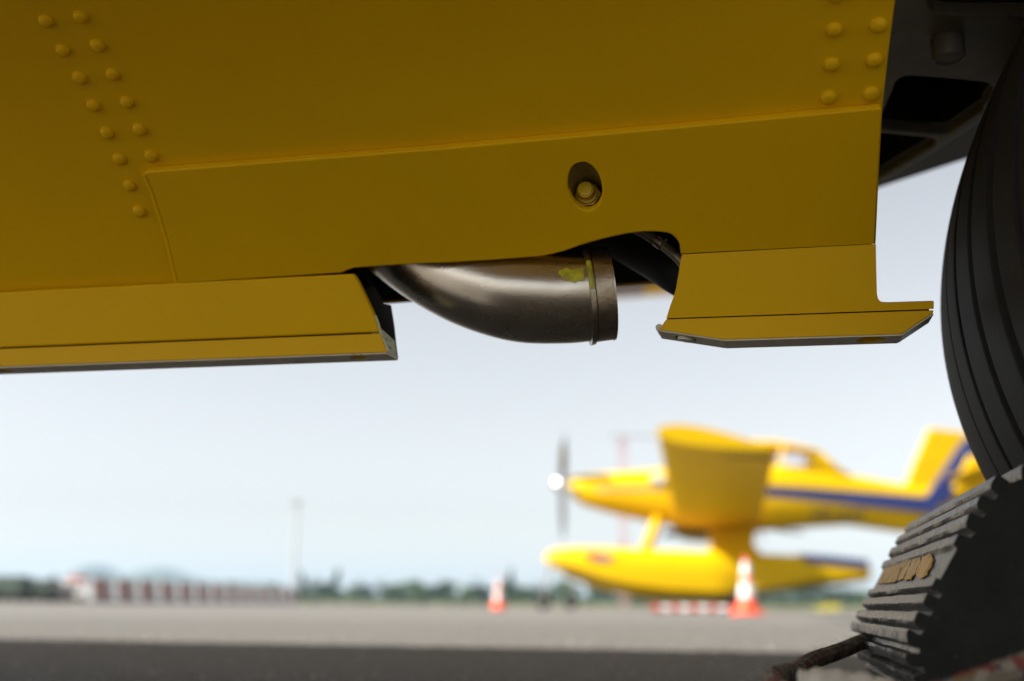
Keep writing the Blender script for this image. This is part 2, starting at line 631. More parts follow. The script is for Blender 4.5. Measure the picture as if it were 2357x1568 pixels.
crowns = [crown_mesh(1), crown_mesh(2), crown_mesh(3), crown_mesh(4, True)]
for i, c in enumerate(crowns):
    c.materials.append(M_leaf2 if i in (1, 3) else M_leaf)
tv, tf = tubepts([Vector((0, 0, 0)), Vector((0.01, 0, 0.3)), Vector((-0.01, 0.01, 0.7))], [0.035, 0.025, 0.01], 7)
trunk_me = mesh('trunk', tv, tf)
trunk_me.materials.append(M_bark)
TR = random.Random(11)
ONES = ['', 'first', 'second', 'third', 'fourth', 'fifth', 'sixth', 'seventh', 'eighth', 'ninth', 'tenth', 'eleventh', 'twelfth', 'thirteenth',
        'fourteenth', 'fifteenth', 'sixteenth', 'seventeenth', 'eighteenth', 'nineteenth']
def ordinal(n):
    if n < 20:
        return ONES[n]
    t, o = divmod(n, 10)
    return (['', '', 'twentieth', 'thirtieth', 'fortieth', 'fiftieth', 'sixtieth', 'seventieth', 'eightieth'][t] if o == 0 else
            ['', '', 'twenty', 'thirty', 'forty', 'fifty', 'sixty', 'seventy', 'eighty'][t] + ' ' + ONES[o])
px = -60
ti = 0
tree_words = ['pale green rounded tree', 'dark green broad tree', 'mid green bushy tree', 'dark narrow conifer']
while px < 2300:
    k = TR.choice([0, 0, 1, 1, 2, 3])
    Y = TR.uniform(280, 350)
    base = 1393 + (px - 1178) * 0.0098
    hpx = TR.uniform(30, 44) if k != 3 else TR.uniform(42, 56)
    if px < 690:
        hpx *= 0.75
    h = hpx / FPX * Y * 1.5
    x = (px - 1178) / FPX * Y
    where = ('behind the striped barriers' if px < 690 else 'beyond the apron left of the far cone' if px < 1140 else
             'behind the parked floatplane' if px < 1780 else 'between the near cone and the wheel chock')
    t = empty('tree', 'distant %s, %s from the left in the far tree line' % (tree_words[k], ordinal(ti + 1)), 'tree', (x, Y, -0.03), 'trees lining the far edge of the airfield')
    for nm, me in (('trunk', trunk_me), ('crown', crowns[k])):
        o = bpy.data.objects.new(nm, me)
        col.objects.link(o)
        o.parent = t
    w = h * TR.uniform(1.0, 1.5) if k != 3 else h
    t.scale = (w, w, h)
    t.rotation_euler = (0, 0, TR.random() * 6)
    px += TR.uniform(24, 46)
    ti += 1

def undergrowth():
    rnd = random.Random(5)
    vs, fs = [], []
    for k in range(9000):
        x = rnd.uniform(-170, 170)
        y = rnd.uniform(300, 380)
        p = Vector((x, y, rnd.uniform(0, 3.1 + 0.8 * math.sin(x * 0.2))))
        s = rnd.uniform(0.5, 0.9)
        a = Vector((rnd.gauss(0, 1), rnd.gauss(0, .4), rnd.gauss(0, 1))).normalized() * s
        b = Vector((rnd.gauss(0, 1), rnd.gauss(0, .4), rnd.gauss(0, 1))).normalized() * s
        i = len(vs)
        vs += [p + a, p + b, p - a, p - b]
        fs.append((i, i + 1, i + 2, i + 3))
    me = bpy.data.meshes.new('undergrowth')
    me.from_pydata([tuple(v) for v in vs], [], fs)
    tag(link('undergrowth', me, M_leaf2), 'dark undergrowth filling the far tree line', 'undergrowth', kind='stuff')
    vs, fs = [], []
    for k in range(9000):
        y = rnd.uniform(137, 230)
        x = rnd.uniform(-0.5, 0.5) * y
        h = rnd.uniform(0.15, 0.5)
        w = rnd.uniform(0.1, 0.3)
        a = rnd.random() * 3.14
        d = Vector((math.cos(a), math.sin(a), 0)) * w
        l = Vector((rnd.uniform(-.1, .1), rnd.uniform(-.1, .1), h))
        p = Vector((x, y, -0.03))
        i = len(vs)
        vs += [p - d, p + d, p + l]
        fs.append((i, i + 1, i + 2))
    me = bpy.data.meshes.new('grass')
    me.from_pydata([tuple(v) for v in vs], [], fs)
    tag(link('grass', me, M_grass), 'yellow green grass verge at the far edge of the apron', 'grass', kind='stuff')
undergrowth()

# ------------------------------------------------------------------ foreground floatplane
plane_root = empty('floatplane', 'yellow floatplane close up from beneath, riveted float keel with steel water scoop',
                   'airplane', L(0, 0, 0))
# V bottom with a hollow flare: s runs away from the keel (towards us), the rise flattens with s
FA, FK, FM = 0.86, 1.60, 0.05
SM = (FA - FM) / (2 * FK)
V0, Z0 = -0.012, 0.3045
def fz_(s):
    m_ = min(s, SM)
    return Z0 + FA * m_ - FK * m_ * m_ + FM * (s - m_)
def fd(s):
    return FA - 2 * FK * min(s, SM)
def outl(s):
    k = fd(s)
    return (-fv * k - fz).normalized()
def S(u, s, off=0.0):
    return L(u, V0 - s, fz_(s)) + outl(s) * off
outn = outl(0.07)
def H(px, py, off=0.0):
    d = ray(px, py)
    d = d / d.dot(fv)
    def g(t):
        p = loc(CAM + d * t)
        s_ = V0 - p.y
        return (fz_(s_) - p.z) / math.sqrt(1 + fd(s_) ** 2) - off
    lo, hi = 0.30, 0.95
    for _ in range(50):
        m = (lo + hi) / 2
        if g(m) > 0:
            lo = m
        else:
            hi = m
    return CAM + d * lo
def curved_plate(name, outer, off, th, m, parent, holes=(), bev=0.0, label=None, step=0.022):
    """skin that follows the hollow bottom, triangulated in (u, s)"""
    loops = [list(outer)] + [list(h) for h in holes]
    dense = []
    for lp in loops:
        q = []
        for i in range(len(lp)):
            a, b = loc(lp[i]), loc(lp[(i + 1) % len(lp)])
            k = max(1, int(abs(a.y - b.y) / step))
            for j in range(k):
                c = a.lerp(b, j / k)
                q.append(c)
        dense.append(q)
    def par(p):       # (u, s) of a point lying off the surface
        s_ = V0 - p.y
        for _ in range(4):
            n = outl(s_)
            s_ = V0 - (p.y - n.dot(fv) * off)
        return (p.x, s_)
    vs2, es = [], []
    for q in dense:
        k = len(vs2)
        vs2 += [Vector(par(p)) for p in q]
        es += [(k + i, k + (i + 1) % len(q)) for i in range(len(q))]
    nb_ = len(vs2)
    def inside(x, y, poly):
        c = False
        for i in range(len(poly)):
            x1, y1 = poly[i]
            x2, y2 = poly[i - 1]
            if (y1 > y) != (y2 > y) and x < (x2 - x1) * (y - y1) / (y2 - y1) + x1:
                c = not c
        return c
    polys = []
    k = 0
    for q in dense:
        polys.append([tuple(v_) for v_ in vs2[k:k + len(q)]])
        k += len(q)
    lo_u, hi_u = min(v_[0] for v_ in polys[0]), max(v_[0] for v_ in polys[0])
    lo_s, hi_s = min(v_[1] for v_ in polys[0]), max(v_[1] for v_ in polys[0])
    def clear(x, y):
        for (a, b) in es:
            p, q = vs2[a], vs2[b]
            dd = q - p
            t = max(0, min(1, (Vector((x, y)) - p).dot(dd) / max(1e-12, dd.dot(dd))))
            if (p + dd * t - Vector((x, y))).length < 0.004:
                return False
        return True
    extra = []
    y = lo_s + step / 2
    while y < hi_s:
        x = lo_u + 0.02
        while x < hi_u:
            if inside(x, y, polys[0]) and not any(inside(x, y, h) for h in polys[1:]) and clear(x, y):
                extra.append(Vector((x, y)))
            x += 0.05
        y += step
    vc2, ve, vf_, _, _, _ = geometry.delaunay_2d_cdt(vs2 + extra, es, [], 0, 1e-7)
    tri = []
    for f_ in vf_:
        cx = sum(vc2[i][0] for i in f_) / len(f_)
        cy = sum(vc2[i][1] for i in f_) / len(f_)
        if inside(cx, cy, polys[0]) and not any(inside(cx, cy, h) for h in polys[1:]):
            tri.append(tuple(f_))
    N = len(vc2)
    front = [S(p[0], p[1], off) for p in vc2]
    backp = [S(p[0], p[1], off - th) for p in vc2]
    fs_ = list(tri) + [tuple(i + N for i in t[::-1]) for t in tri]
    cnt = {}
    for t in tri:
        for i in range(len(t)):
            e = (t[i], t[(i + 1) % len(t)])
            cnt[tuple(sorted(e))] = cnt.get(tuple(sorted(e)), []) + [e]
    for e in cnt.values():
        if len(e) == 1:
            a, b = e[0]
            fs_.append((b, a, a + N, b + N))
    o = link(name, mesh(name, front + backp, fs_), m, parent)
    for p in o.data.polygons:
        p.use_smooth = True
    try:
        o.data.set_sharp_from_angle(angle=R(30))
    except Exception:
        pass
    if bev:
        bevel(o, bev)
    if label:
        o['label'] = label
    return o
K2n = (-fv * (0.3045 - 0.2665) - fz * 0.012).normalized()
A0 = L(0, V0, Z0)
def K2(px, py, off=0.0):
    return hit(px, py, A0 + K2n * off, K2n)
def K1(px, py):
    return atv(px, py, -0.0004)
def U(p, u):     # slide a point along the float to station u
    return p + fu * (u - loc(p).x)

ULEFT = -2.2
open_top = [(786.5, 628.8), (800, 622.5), (815.9, 617.3), (900, 611.5), (978, 607.2), (1030, 605.4), (1130, 600), (1200, 594.5), (1248, 590.5),
            (1271.8, 585.5), (1300, 578), (1334, 566), (1360, 558), (1385.3, 551.2), (1415, 544), (1443.9, 538.5), (1480.5, 534), (1512, 533.6),
            (1535.5, 536), (1546, 540), (1553.8, 546.5), (1560.5, 555), (1564.8, 564), (1566.6, 584.6)]
# slot of the recessed bolt: a horizontal bore cut by the sloping bottom
slot_c = loc(H(1346.5, 431))
SR = 0.0103
def slot_ring(off, grow=1.0, n=40):
    out = []
    for k in range(n):
        t = 2 * PI * k / n
        du, dz = SR * grow * math.cos(t), SR * grow * math.sin(t)
        lo, hi = -0.05, 0.40
        for _ in range(40):
            m_ = (lo + hi) / 2
            if fz_(m_) - off * math.sqrt(1 + fd(m_) ** 2) < slot_c.z + dz:
                lo = m_
            else:
                hi = m_
        out.append(L(slot_c.x + du, V0 - lo, slot_c.z + dz))
    return out
BASE = -0.0058
# --- base skin
edge = [(2015.5, 562), (2022, 420), (2031, 250), (2045, 120), (2060, 0)]
left_A = U(H(100, 676, BASE), ULEFT)
re = [H(x, y, BASE) for x, y in edge]
topu = loc(re[-1]).x
chine = 0.43
top_r = S(topu + 0.01, chine, BASE)
top_l = S(ULEFT, chine, BASE)
outer = [left_A, H(300, 661.5, BASE), H(411, 655, BASE)] + [H(x, y, BASE) for x, y in [(600, 643)] + open_top] + re + [top_r, top_l]
hull = curved_plate('float_hull', outer, BASE, 0.003, M_yellow, plane_root, [slot_ring(BASE, 1.06)], 0.0004)
# --- doubler panel
seam = [(334, 396), (600, 375), (1000, 344), (1500, 299), (2030, 249.5)]
lcurve = [(334, 399), (352, 440), (372, 500), (390, 562), (402, 615), (411, 652.8)]
dbl = [H(x, y) for x, y in seam] + [H(2022, 420), H(2015.5, 562)] + [H(x, y) for x, y in open_top[::-1]] + [H(600, 641)] + \
      [H(x, y) for x, y in lcurve[::-1]]
doubler = curved_plate('doubler_panel', dbl, 0.0, 0.0056, M_yellow, plane_root, [slot_ring(0)], 0.0020, label='long raised yellow panel lapped over the float bottom')
doubler.modifiers[0].segments = 3
# paint filled bead down the slanting left edge of the doubler
bead = spline([H(x, y, -0.0036) for x, y in lcurve], 6)
tube('seam_bead', bead, 0.0026, M_yellow, plane_root, 14)
# bore liner and bolt
ring_o = slot_ring(-0.0006, 1.0)
back_v = max(loc(p).y for p in ring_o) + 0.040
ring_b = [p + fv * (back_v - loc(p).y) for p in ring_o]
mb = MB().add(loft([ring_o, ring_b], cap=False))
cap_k = len(mb.v)
mb.f.append(tuple(range(40, 80)))
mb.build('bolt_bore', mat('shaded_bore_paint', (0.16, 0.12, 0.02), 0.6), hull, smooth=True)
bc = loc(atv(1347, 436, slot_c.y + 0.014))
def ngon_cyl(r, v0, v1, n, du=0, dz=0, taper=1.0):
    a = [L(bc.x + du + r * math.cos(2 * PI * k / n), v0, bc.z + dz + r * math.sin(2 * PI * k / n)) for k in range(n)]
    b = [L(bc.x + du + r * taper * math.cos(2 * PI * k / n), v1, bc.z + dz + r * taper * math.sin(2 * PI * k / n)) for k in range(n)]
    return loft([b, a])
vf = bc.y
nut = MB().add(ngon_cyl(0.0088, back_v, vf + 0.008, 6, dz=0)).add(ngon_cyl(0.0072, vf + 0.008, vf + 0.0062, 24, dz=0, taper=0.93)).build('nut', M_bolt_y, hull)
bevel(nut, 0.0008, 3)
stud = MB().add(ngon_cyl(0.0054, vf + 0.007, vf - 0.0005, 28, dz=0)).add(ngon_cyl(0.0050, vf - 0.0004, vf - 0.0018, 28, dz=0, taper=0.9)).build('bolt', M_bolt_y, hull)
bevel(stud, 0.0006, 3)
# --- rivets
def rivet_mesh():
    r, h = 0.0043, 0.0034
    prof = [(0, r * 1.06), (h * 0.35, r * 1.0), (h * 0.7, r * 0.86), (h * 0.93, r * 0.6), (h, r * 0.3), (h * 1.01, 0.0001)]
    v, f = lathe(prof, Vector((0, 0, 0)), outn, 20)
    me = mesh('rivet', v, f)
    me.materials.append(M_yellow)
    for p in me.polygons:
        p.use_smooth = True
    return me
riv = rivet_mesh()
rl = [(107, 47), (146, 114), (184, 178), (216, 242), (247, 305), (275, 365), (299, 426), (322, 485),
      (187, 37), (225, 104), (260, 170), (293, 235), (322, 297), (349, 358),
      (1920, 67), (1914, 147), (1908, 223), (1926, -14), (2022, 57), (2012, 137), (2006, 215), (2031, -24),
      (64, -22), (146, -32), (16, -95)]
for x, y in rl:
    o = bpy.data.objects.new('rivet', riv)
    col.objects.link(o)
    o.parent = hull
    o.location = H(x, y, BASE) - origin_of(hull)
    o.rotation_mode = 'QUATERNION'
    o.rotation_quaternion = outn.rotation_difference(outl(V0 - loc(H(x, y, BASE)).y))
    s = random.uniform(0.96, 1.05)
    o.scale = (s, s, s)

# --- keel, left piece
cutL = [(813.5, 630.2), (826, 651), (843, 687), (856, 715), (867.4, 742), (873.7, 765.2)]
k2L = [K2(x, y, 0.0006) for x, y in cutL]
k2u = [U(k2L[0], ULEFT)] + k2L + [U(k2L[-1], ULEFT)]
keelA = plate('keel_plate', k2u, -K2n, 0.0058, [M_yellow], plane_root, (), 0.0015, label='upper yellow strip of the long keel left of the gap')
k1c = [(873.9, 767.0), (890.3, 811.4)]
k1L = [K1(x, y) for x, y in k1c]
zb = 0.2528
k1L = [L(loc(k1L[0]).x, 0, loc(k1L[0]).z), L(loc(k1L[1]).x, 0, zb)]
def leftz(p):
    return L(ULEFT, 0, loc(p).z)
keelB = plate('keel_plate', [leftz(k1L[0]), k1L[0], k1L[1], leftz(k1L[1])], fv, 0.0034, [M_yellow], plane_root, (), 0.0007,
              label='lower yellow strip of the long keel left of the gap')
KW = 0.0215
ue = loc(k1L[1]).x
def circ(u, v, z, r, n=28, e=1.0):
    return [L(u + r * math.cos(2 * PI * k / n), v + r * e * math.sin(2 * PI * k / n), z) for k in range(n)]
holeL = loc(atz(818.5, 819.6, zb - 0.0012))
stripL = [L(ULEFT, 0.0002, zb - 0.0012), L(ue - 0.0002, 0.0002, zb - 0.0012), L(ue + 0.0008, KW, zb - 0.0012), L(ULEFT, KW, zb - 0.0012)]
holeL2 = loc(atz(0, 850, zb - 0.0012))
hs = [circ(holeL.x, KW * 0.5, zb - 0.0012, 0.0066), circ(holeL2.x - 0.001, KW * 0.5, zb - 0.0012, 0.0066)]
ks = plate('keel_strip', stripL, fz, 0.0011, M_worn, plane_root, hs, 0.0004, label='worn grey brown underside of the long keel')
for h_ in (holeL.x, holeL2.x - 0.001):
    v, f = lathe([(-0.0010, 0.0068), (0.012, 0.0068), (0.0121, 0.0001)], L(h_, KW * 0.5, zb), fz, 28)
    link('bolt_socket', mesh('bolt_socket', v, f), M_bolt_y, ks, smooth=True)
# far web of the left keel
farL = [L(ULEFT, KW, zb), L(ue + 0.0006, KW, zb), L(loc(atv(910, 783, KW)).x, KW, loc(atv(910, 783, KW)).z),
        L(loc(atv(906.5, 750, KW)).x, KW, loc(atv(906.5, 750, KW)).z), L(loc(atv(899, 702, KW)).x, KW, loc(atv(899, 702, KW)).z),
        L(loc(atv(882, 700, KW)).x, KW, loc(atv(882, 700, KW)).z), L(loc(atv(860, 690, KW)).x, KW, loc(atv(860, 660, KW)).z), L(ULEFT, KW, 0.33)]
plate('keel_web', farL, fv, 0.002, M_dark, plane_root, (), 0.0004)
# bare cut end of the keel
def P3(px, py, v):
    p = loc(atv(px, py, v))
    return L(p.x, v, p.z)
endc = [P3(872.5, 752, 0.0034), P3(876, 768, 0.0034), L(ue - 0.0003, 0.0034, zb), L(ue + 0.0004, KW, zb), P3(908.5, 785, KW)]
e_ = MB()
ctr = sum(endc, Vector()) / 5
e_.v = endc + [p - fu * 0.006 for p in endc]
e_.f = [(0, 1, 2, 3, 4), (9, 8, 7, 6, 5)] + [(i, (i + 1) % 5, (i + 1) % 5 + 5, i + 5) for i in range(5)]
e_.build('keel_end_cap', M_primer, plane_root)
# thin chipped primer edge along the cut
lipp = [K2(x, y, -0.001) for x, y in [(862, 727), (867.4, 742), (873.5, 764)]] + [L(loc(k1L[0]).x, 0.0015, loc(k1L[0]).z), L(ue - 0.0006, 0.0015, zb + 0.001)]
tube('chipped_edge', [p + fu * 0.0004 + fv * 0.0004 for p in lipp], 0.0011, M_primer, keelA, 8)

# --- keel, right piece
k2R = [(1570, 585.8), (1750, 576), (2016, 562), (2016.8, 605), (2017.9, 650.8), (2018.6, 676), (2021, 687.3), (2025, 692.5), (2030, 695.5),
       (2041.7, 696.9), (2149, 693.6), (2149.8, 697), (2149.2, 711.3), (1533.6, 732.8), (1543, 703), (1550.5, 683), (1556, 663.5), (1562, 632), (1565.6, 604)]
keelC = plate('keel_plate', [K2(x, y, 0.0008) for x, y in k2R], -K2n, 0.0070, M_yellow, plane_root, (), 0.0013,
              label='yellow keel piece right of the gap with a spur pointing at the tyre')
k1R = [(1533.2, 734.6), (2149.4, 713.6), (2148, 720.6), (2075, 768.9), (1668.7, 781.6), (1516.6, 758.8)]
k1p = [K1(x, y) for x, y in k1R]
keelD = plate('keel_plate', k1p, fv, 0.0034, M_yellow, plane_root, (), 0.0007, label='lower yellow edge of the right keel piece')
# underside of the right keel: three flats following the lower edge
sd = -0.0008
holeR = loc(atz(2005, 779.4, loc(k1p[3]).z))
def under(name, a, b, holes=(), m=M_worn):
    a, b = L(loc(a).x, 0.0003, loc(a).z), L(loc(b).x, 0.0003, loc(b).z)
    d = (b - a).normalized()
    n = d.cross(fv).normalized()
    if n.z > 0:
        n = -n
    a2, b2 = a + n * 0.0009, b + n * 0.0009
    outer = [a2, b2, b2 + fv * (KW - 0.0003), a2 + fv * (KW - 0.0003)]
    hl = []
    o_list = []
    for (s, r) in holes:
        c = a2 + (b2 - a2) * s + fv * KW * 0.47
        hl.append([c + d * r * math.cos(2 * PI * k / 28) + fv * r * math.sin(2 * PI * k / 28) for k in range(28)])
        o_list.append((c, r))
    o = plate(name, outer, -n, 0.0010, m, plane_root, hl, 0.0003)
    for c, r in o_list:
        v, f = lathe([(0.0002, r), (0.010, r), (0.0101, 0.0001)], c, -n, 28)
        link('bolt_socket', mesh('bolt_socket', v, f), M_bolt_y, o, smooth=True)
    return o, o_list, n
k_b, k_c, k_d, k_e = k1p[5], k1p[4], k1p[3], k1p[2]
uo, hol, nn = under('keel_strip', k_b, k_c, [(0.40, 0.0071)])
c_, r_ = hol[0]
v, f = lathe([(-0.005, 0.0046), (0.0002, 0.0052), (0.0016, 0.0046), (0.002, 0.0001)], c_ - fv * 0.0006, nn, 24)
bh = link('bolt_head', mesh('bolt_head', v, f), M_worn, uo, smooth=True)
sfrac = (holeR.x - loc(k_c).x) / (loc(k_d).x - loc(k_c).x)
under('keel_strip', k_c, k_d, [(sfrac, 0.0088)])
under('keel_strip', k_d, k_e)
# back of the right keel
kw2 = [L(loc(p).x, KW, loc(p).z) for p in [K2(x, y, 0) for x, y in k2R[:-6]]] 
back = [L(loc(K2(x, y)).x, KW, loc(K2(x, y)).z) for x, y in k2R[:13]] + [L(loc(p).x, KW, loc(p).z) for p in k1p[2:]] + \
       [L(loc(K2(x, y)).x, KW, loc(K2(x, y)).z) for x, y in k2R[13:]]
plate('keel_web', back, -fv, 0.003, M_yellow, plane_root, (), 0.0005)
# nibbled left end closing the right keel
tube('keel_seam', [L(loc(k_b).x, 0.002, loc(k_b).z + .002), L(loc(k_b).x + 0.001, KW - .002, loc(k_b).z + .002)], 0.0024, M_worn, plane_root, 10)

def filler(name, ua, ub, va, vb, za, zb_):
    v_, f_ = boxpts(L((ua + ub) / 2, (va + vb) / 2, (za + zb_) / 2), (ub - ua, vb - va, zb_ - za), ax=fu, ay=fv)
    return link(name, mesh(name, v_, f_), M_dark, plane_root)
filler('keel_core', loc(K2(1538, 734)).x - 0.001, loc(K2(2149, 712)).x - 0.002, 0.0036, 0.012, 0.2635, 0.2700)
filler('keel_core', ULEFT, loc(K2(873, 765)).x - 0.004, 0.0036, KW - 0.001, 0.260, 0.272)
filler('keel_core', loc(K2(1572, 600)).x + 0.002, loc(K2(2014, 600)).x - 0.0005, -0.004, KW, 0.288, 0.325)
# --- recess behind the opening
uL, uR = loc(H(770, 630)).x - 0.01, loc(H(1600, 580)).x + 0.03
rv = 0.115
zl, zr = loc(atv(915, 692, rv)).z, loc(atv(1500, 648, rv)).z
ul_, ur_ = loc(atv(915, 692, rv)).x, loc(atv(1500, 648, rv)).x
def zfar(u):
    return zl + (zr - zl) * (u - ul_) / (ur_ - ul_)
skirt = [L(uL - 0.05, rv, zfar(uL - .05)), L(uR + 0.02, rv, zfar(uR + .02)), L(uR + 0.02, rv, 0.46), L(uL - 0.05, rv, 0.46)]
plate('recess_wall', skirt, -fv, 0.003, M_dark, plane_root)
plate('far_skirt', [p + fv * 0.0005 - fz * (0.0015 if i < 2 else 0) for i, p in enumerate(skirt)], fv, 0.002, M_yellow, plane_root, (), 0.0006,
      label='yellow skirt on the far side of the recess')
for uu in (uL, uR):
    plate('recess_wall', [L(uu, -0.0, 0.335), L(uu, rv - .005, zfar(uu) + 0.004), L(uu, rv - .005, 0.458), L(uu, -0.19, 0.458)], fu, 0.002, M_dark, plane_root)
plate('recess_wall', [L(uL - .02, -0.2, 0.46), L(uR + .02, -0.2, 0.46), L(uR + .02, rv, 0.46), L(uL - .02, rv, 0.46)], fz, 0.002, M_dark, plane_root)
# inner face of the near skin inside the recess is coloured dark for its shade: a liner sheet just behind the skin
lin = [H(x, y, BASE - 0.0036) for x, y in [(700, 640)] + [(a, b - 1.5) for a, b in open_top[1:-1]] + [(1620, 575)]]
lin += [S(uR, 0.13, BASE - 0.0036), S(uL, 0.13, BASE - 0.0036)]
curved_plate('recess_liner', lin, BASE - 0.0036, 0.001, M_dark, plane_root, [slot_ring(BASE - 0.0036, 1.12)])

# --- rest of the float: far bottom, sides, deck
zc = fz_(chine)
vc = V0 - chine
URT = loc(re[0]).x - 0.004
fb = MB()
def quad(a, b, c, d):
    k = len(fb.v)
    fb.v += [a, b, c, d]
    fb.f.append((k, k + 1, k + 2, k + 3))
    return fb
def sec(u, zlift=0):
    return [L(u, 0.034, 0.3085 + zlift), L(u, 0.034 + (0.012 + -vc) - 0.0, zc), L(u, -vc + 0.03, 1.05), L(u, -vc - 0.1, 1.15),
            L(u, vc + 0.1, 1.15), L(u, vc - 0.005, 1.05), L(u, vc, zc + 0.002)]
ss = [sec(ULEFT - 4.0, 0.25), sec(ULEFT), sec(uL - 0.001)]
fb.add(loft(ss, cap=False, closed=False))
# between the recess ends the far bottom starts at the skirt
def sec2(u):
    s = sec(u)
    s[0] = L(u, rv + 0.004, 0.40)
    return s
fb.add(loft([sec2(uL), sec2(uR)], cap=False, closed=False))
fb.add(loft([sec(uR + .001), sec(URT)], cap=False, closed=False))
# step transom and raised afterbody
quad(L(URT, 0.03, 0.34), L(URT, -vc, zc), L(URT, -vc, 0.66), L(URT, vc, 0.66))
def seca(u):
    return [L(u, vc, 0.66), L(u, -vc, 0.66), L(u, -vc + 0.03, 1.05), L(u, -vc - 0.1, 1.15), L(u, vc + 0.1, 1.15), L(u, vc - 0.005, 1.05)]
fb.add(loft([seca(URT), seca(3.4)], cap=True))
fb.build('float_shell', M_yellow, plane_root)

# --- fuselage and wing of this aircraft (out of frame above; the far wing tip shows through the gap)
def ell_ring(u, v0, z0, a, b, n=20, p=2.6):
    out = []
    for k in range(n):
        t = 2 * PI * k / n
        c, s = math.cos(t), math.sin(t)
        out.append(L(u, v0 + a * math.copysign(abs(c) ** (2 / p), c), z0 + b * math.copysign(abs(s) ** (2 / p), s)))
    return out
vfus = -0.92
fs_ = [ell_ring(-7.6, vfus, 2.7, 0.4, 0.45, p=4), ell_ring(-6.2, vfus, 2.90, 0.66, 0.90, p=4), ell_ring(-1, vfus, 2.90, 0.70, 0.93, p=4), ell_ring(1.8, vfus, 2.90, 0.66, 0.90, p=4),
       ell_ring(2.6, vfus, 2.75, 0.5, 0.55), ell_ring(4.5, vfus, 2.9, 0.2, 0.3)]
MB().add(loft(fs_)).build('fuselage', M_yellow, plane_root, smooth=True)
for (va, vb) in ((vfus + 0.45, -0.12), (vfus - 0.45, -2.1)):  # added unseen pylons, set here to shade the lit ground behind the camera
    d_ = (L(0, vb, 1.12) - L(0, va, 2.1)).normalized()
    n_ = fu.cross(d_).normalized() * 0.11
    r1 = [L(u_, va, 2.1) + n_ * w_ for u_, w_ in ((-2.6, 0), (-2.4, 1), (-2.0, 1), (-1.75, 0), (-2.0, -1), (-2.4, -1))]
    r2 = [L(u_, vb, 1.12) + n_ * w_ for u_, w_ in ((-2.6, 0), (-2.4, 1), (-2.0, 1), (-1.75, 0), (-2.0, -1), (-2.4, -1))]
    MB().add(loft([r1, r2])).build('float_pylon', M_yellow, plane_root)
def airfoil(c0, ch, th, axu, axz, n=14):
    pts = []
    for k in range(n):
        x = 0.5 * (1 - math.cos(PI * k / (n - 1)))
        y = th * (1.48 * math.sqrt(x) - 0.63 * x - 1.76 * x * x + 1.42 * x ** 3 - 0.51 * x ** 4)
        pts.append(c0 + axu * (ch * x) + axz * (ch * y * 1.15))
    for k in range(n - 2, 0, -1):
        x = 0.5 * (1 - math.cos(PI * k / (n - 1)))
        y = th * (1.48 * math.sqrt(x) - 0.63 * x - 1.76 * x * x + 1.42 * x ** 3 - 0.51 * x ** 4)
        pts.append(c0 + axu * (ch * x) - axz * (ch * y * 0.75))
    return pts
tip = atY(1404, 672, 8.75)
tip.x = -0.62
wroot = Vector((tip.x - 0.05, 0.3, tip.z - 0.25))
X = Vector((1, 0, 0))
sw = [airfoil(wroot, 2.05, 0.14, X, fz), airfoil(tip, 2.05, 0.12, X, fz)]
MB().add(loft(sw)).build('wing', M_yellow, plane_root, smooth=True)
def under_strip(c0, xa, xb, th=0.12, ch=2.05, n=8):
    lo_, up_ = [], []
    for k in range(n + 1):
        x = xa + (xb - xa) * k / n
        y = th * (1.48 * math.sqrt(x) - 0.63 * x - 1.76 * x * x + 1.42 * x ** 3 - 0.51 * x ** 4)
        p = c0 + X * (ch * x) - fz * (ch * y * 0.75)
        lo_.append(p - fz * 0.012)
        up_.append(p + fz * 0.012)
    return lo_ + up_[::-1]
MB().add(loft([under_strip(tip + (wroot - tip) * 0.085, 0.1, 0.80), under_strip(tip + (wroot - tip) * 0.012, 0.1, 0.80)])).build('wing_stripe', M_blue, plane_root, smooth=True)
sw = [airfoil(wroot + Vector((0, -.6, 0)), 2.05, 0.14, X, fz), airfoil(Vector((tip.x, -9.8, tip.z)), 2.05, 0.12, X, fz)]
MB().add(loft(sw)).build('wing', M_yellow, plane_root, smooth=True)

# --- water scoop (bent steel tube)
ctr_px = [((1392, 676), 108, 0.012), ((1352, 679), 109, 0.013), ((1300, 681), 112, 0.015), ((1215, 676), 117, 0.018), ((1150, 661), 119, 0.022),
          ((1080, 635), 120, 0.027), ((1010, 598), 120, 0.033), ((940, 552), 118, 0.040), ((870, 500), 112, 0.048), ((800, 450), 105, 0.055)]
cp = [atv(x, y, v) for (x, y), r, v in ctr_px]
cr = [r * (0.75 + v - 0.012) / FPX * 0.985 for (x, y), r, v in ctr_px]
path = spline(cp, 8)
rads = [x.x for x in spline([Vector((r, 0, 0)) for r in cr], 8)]
end_t = (cp[0] - cp[1]).normalized()
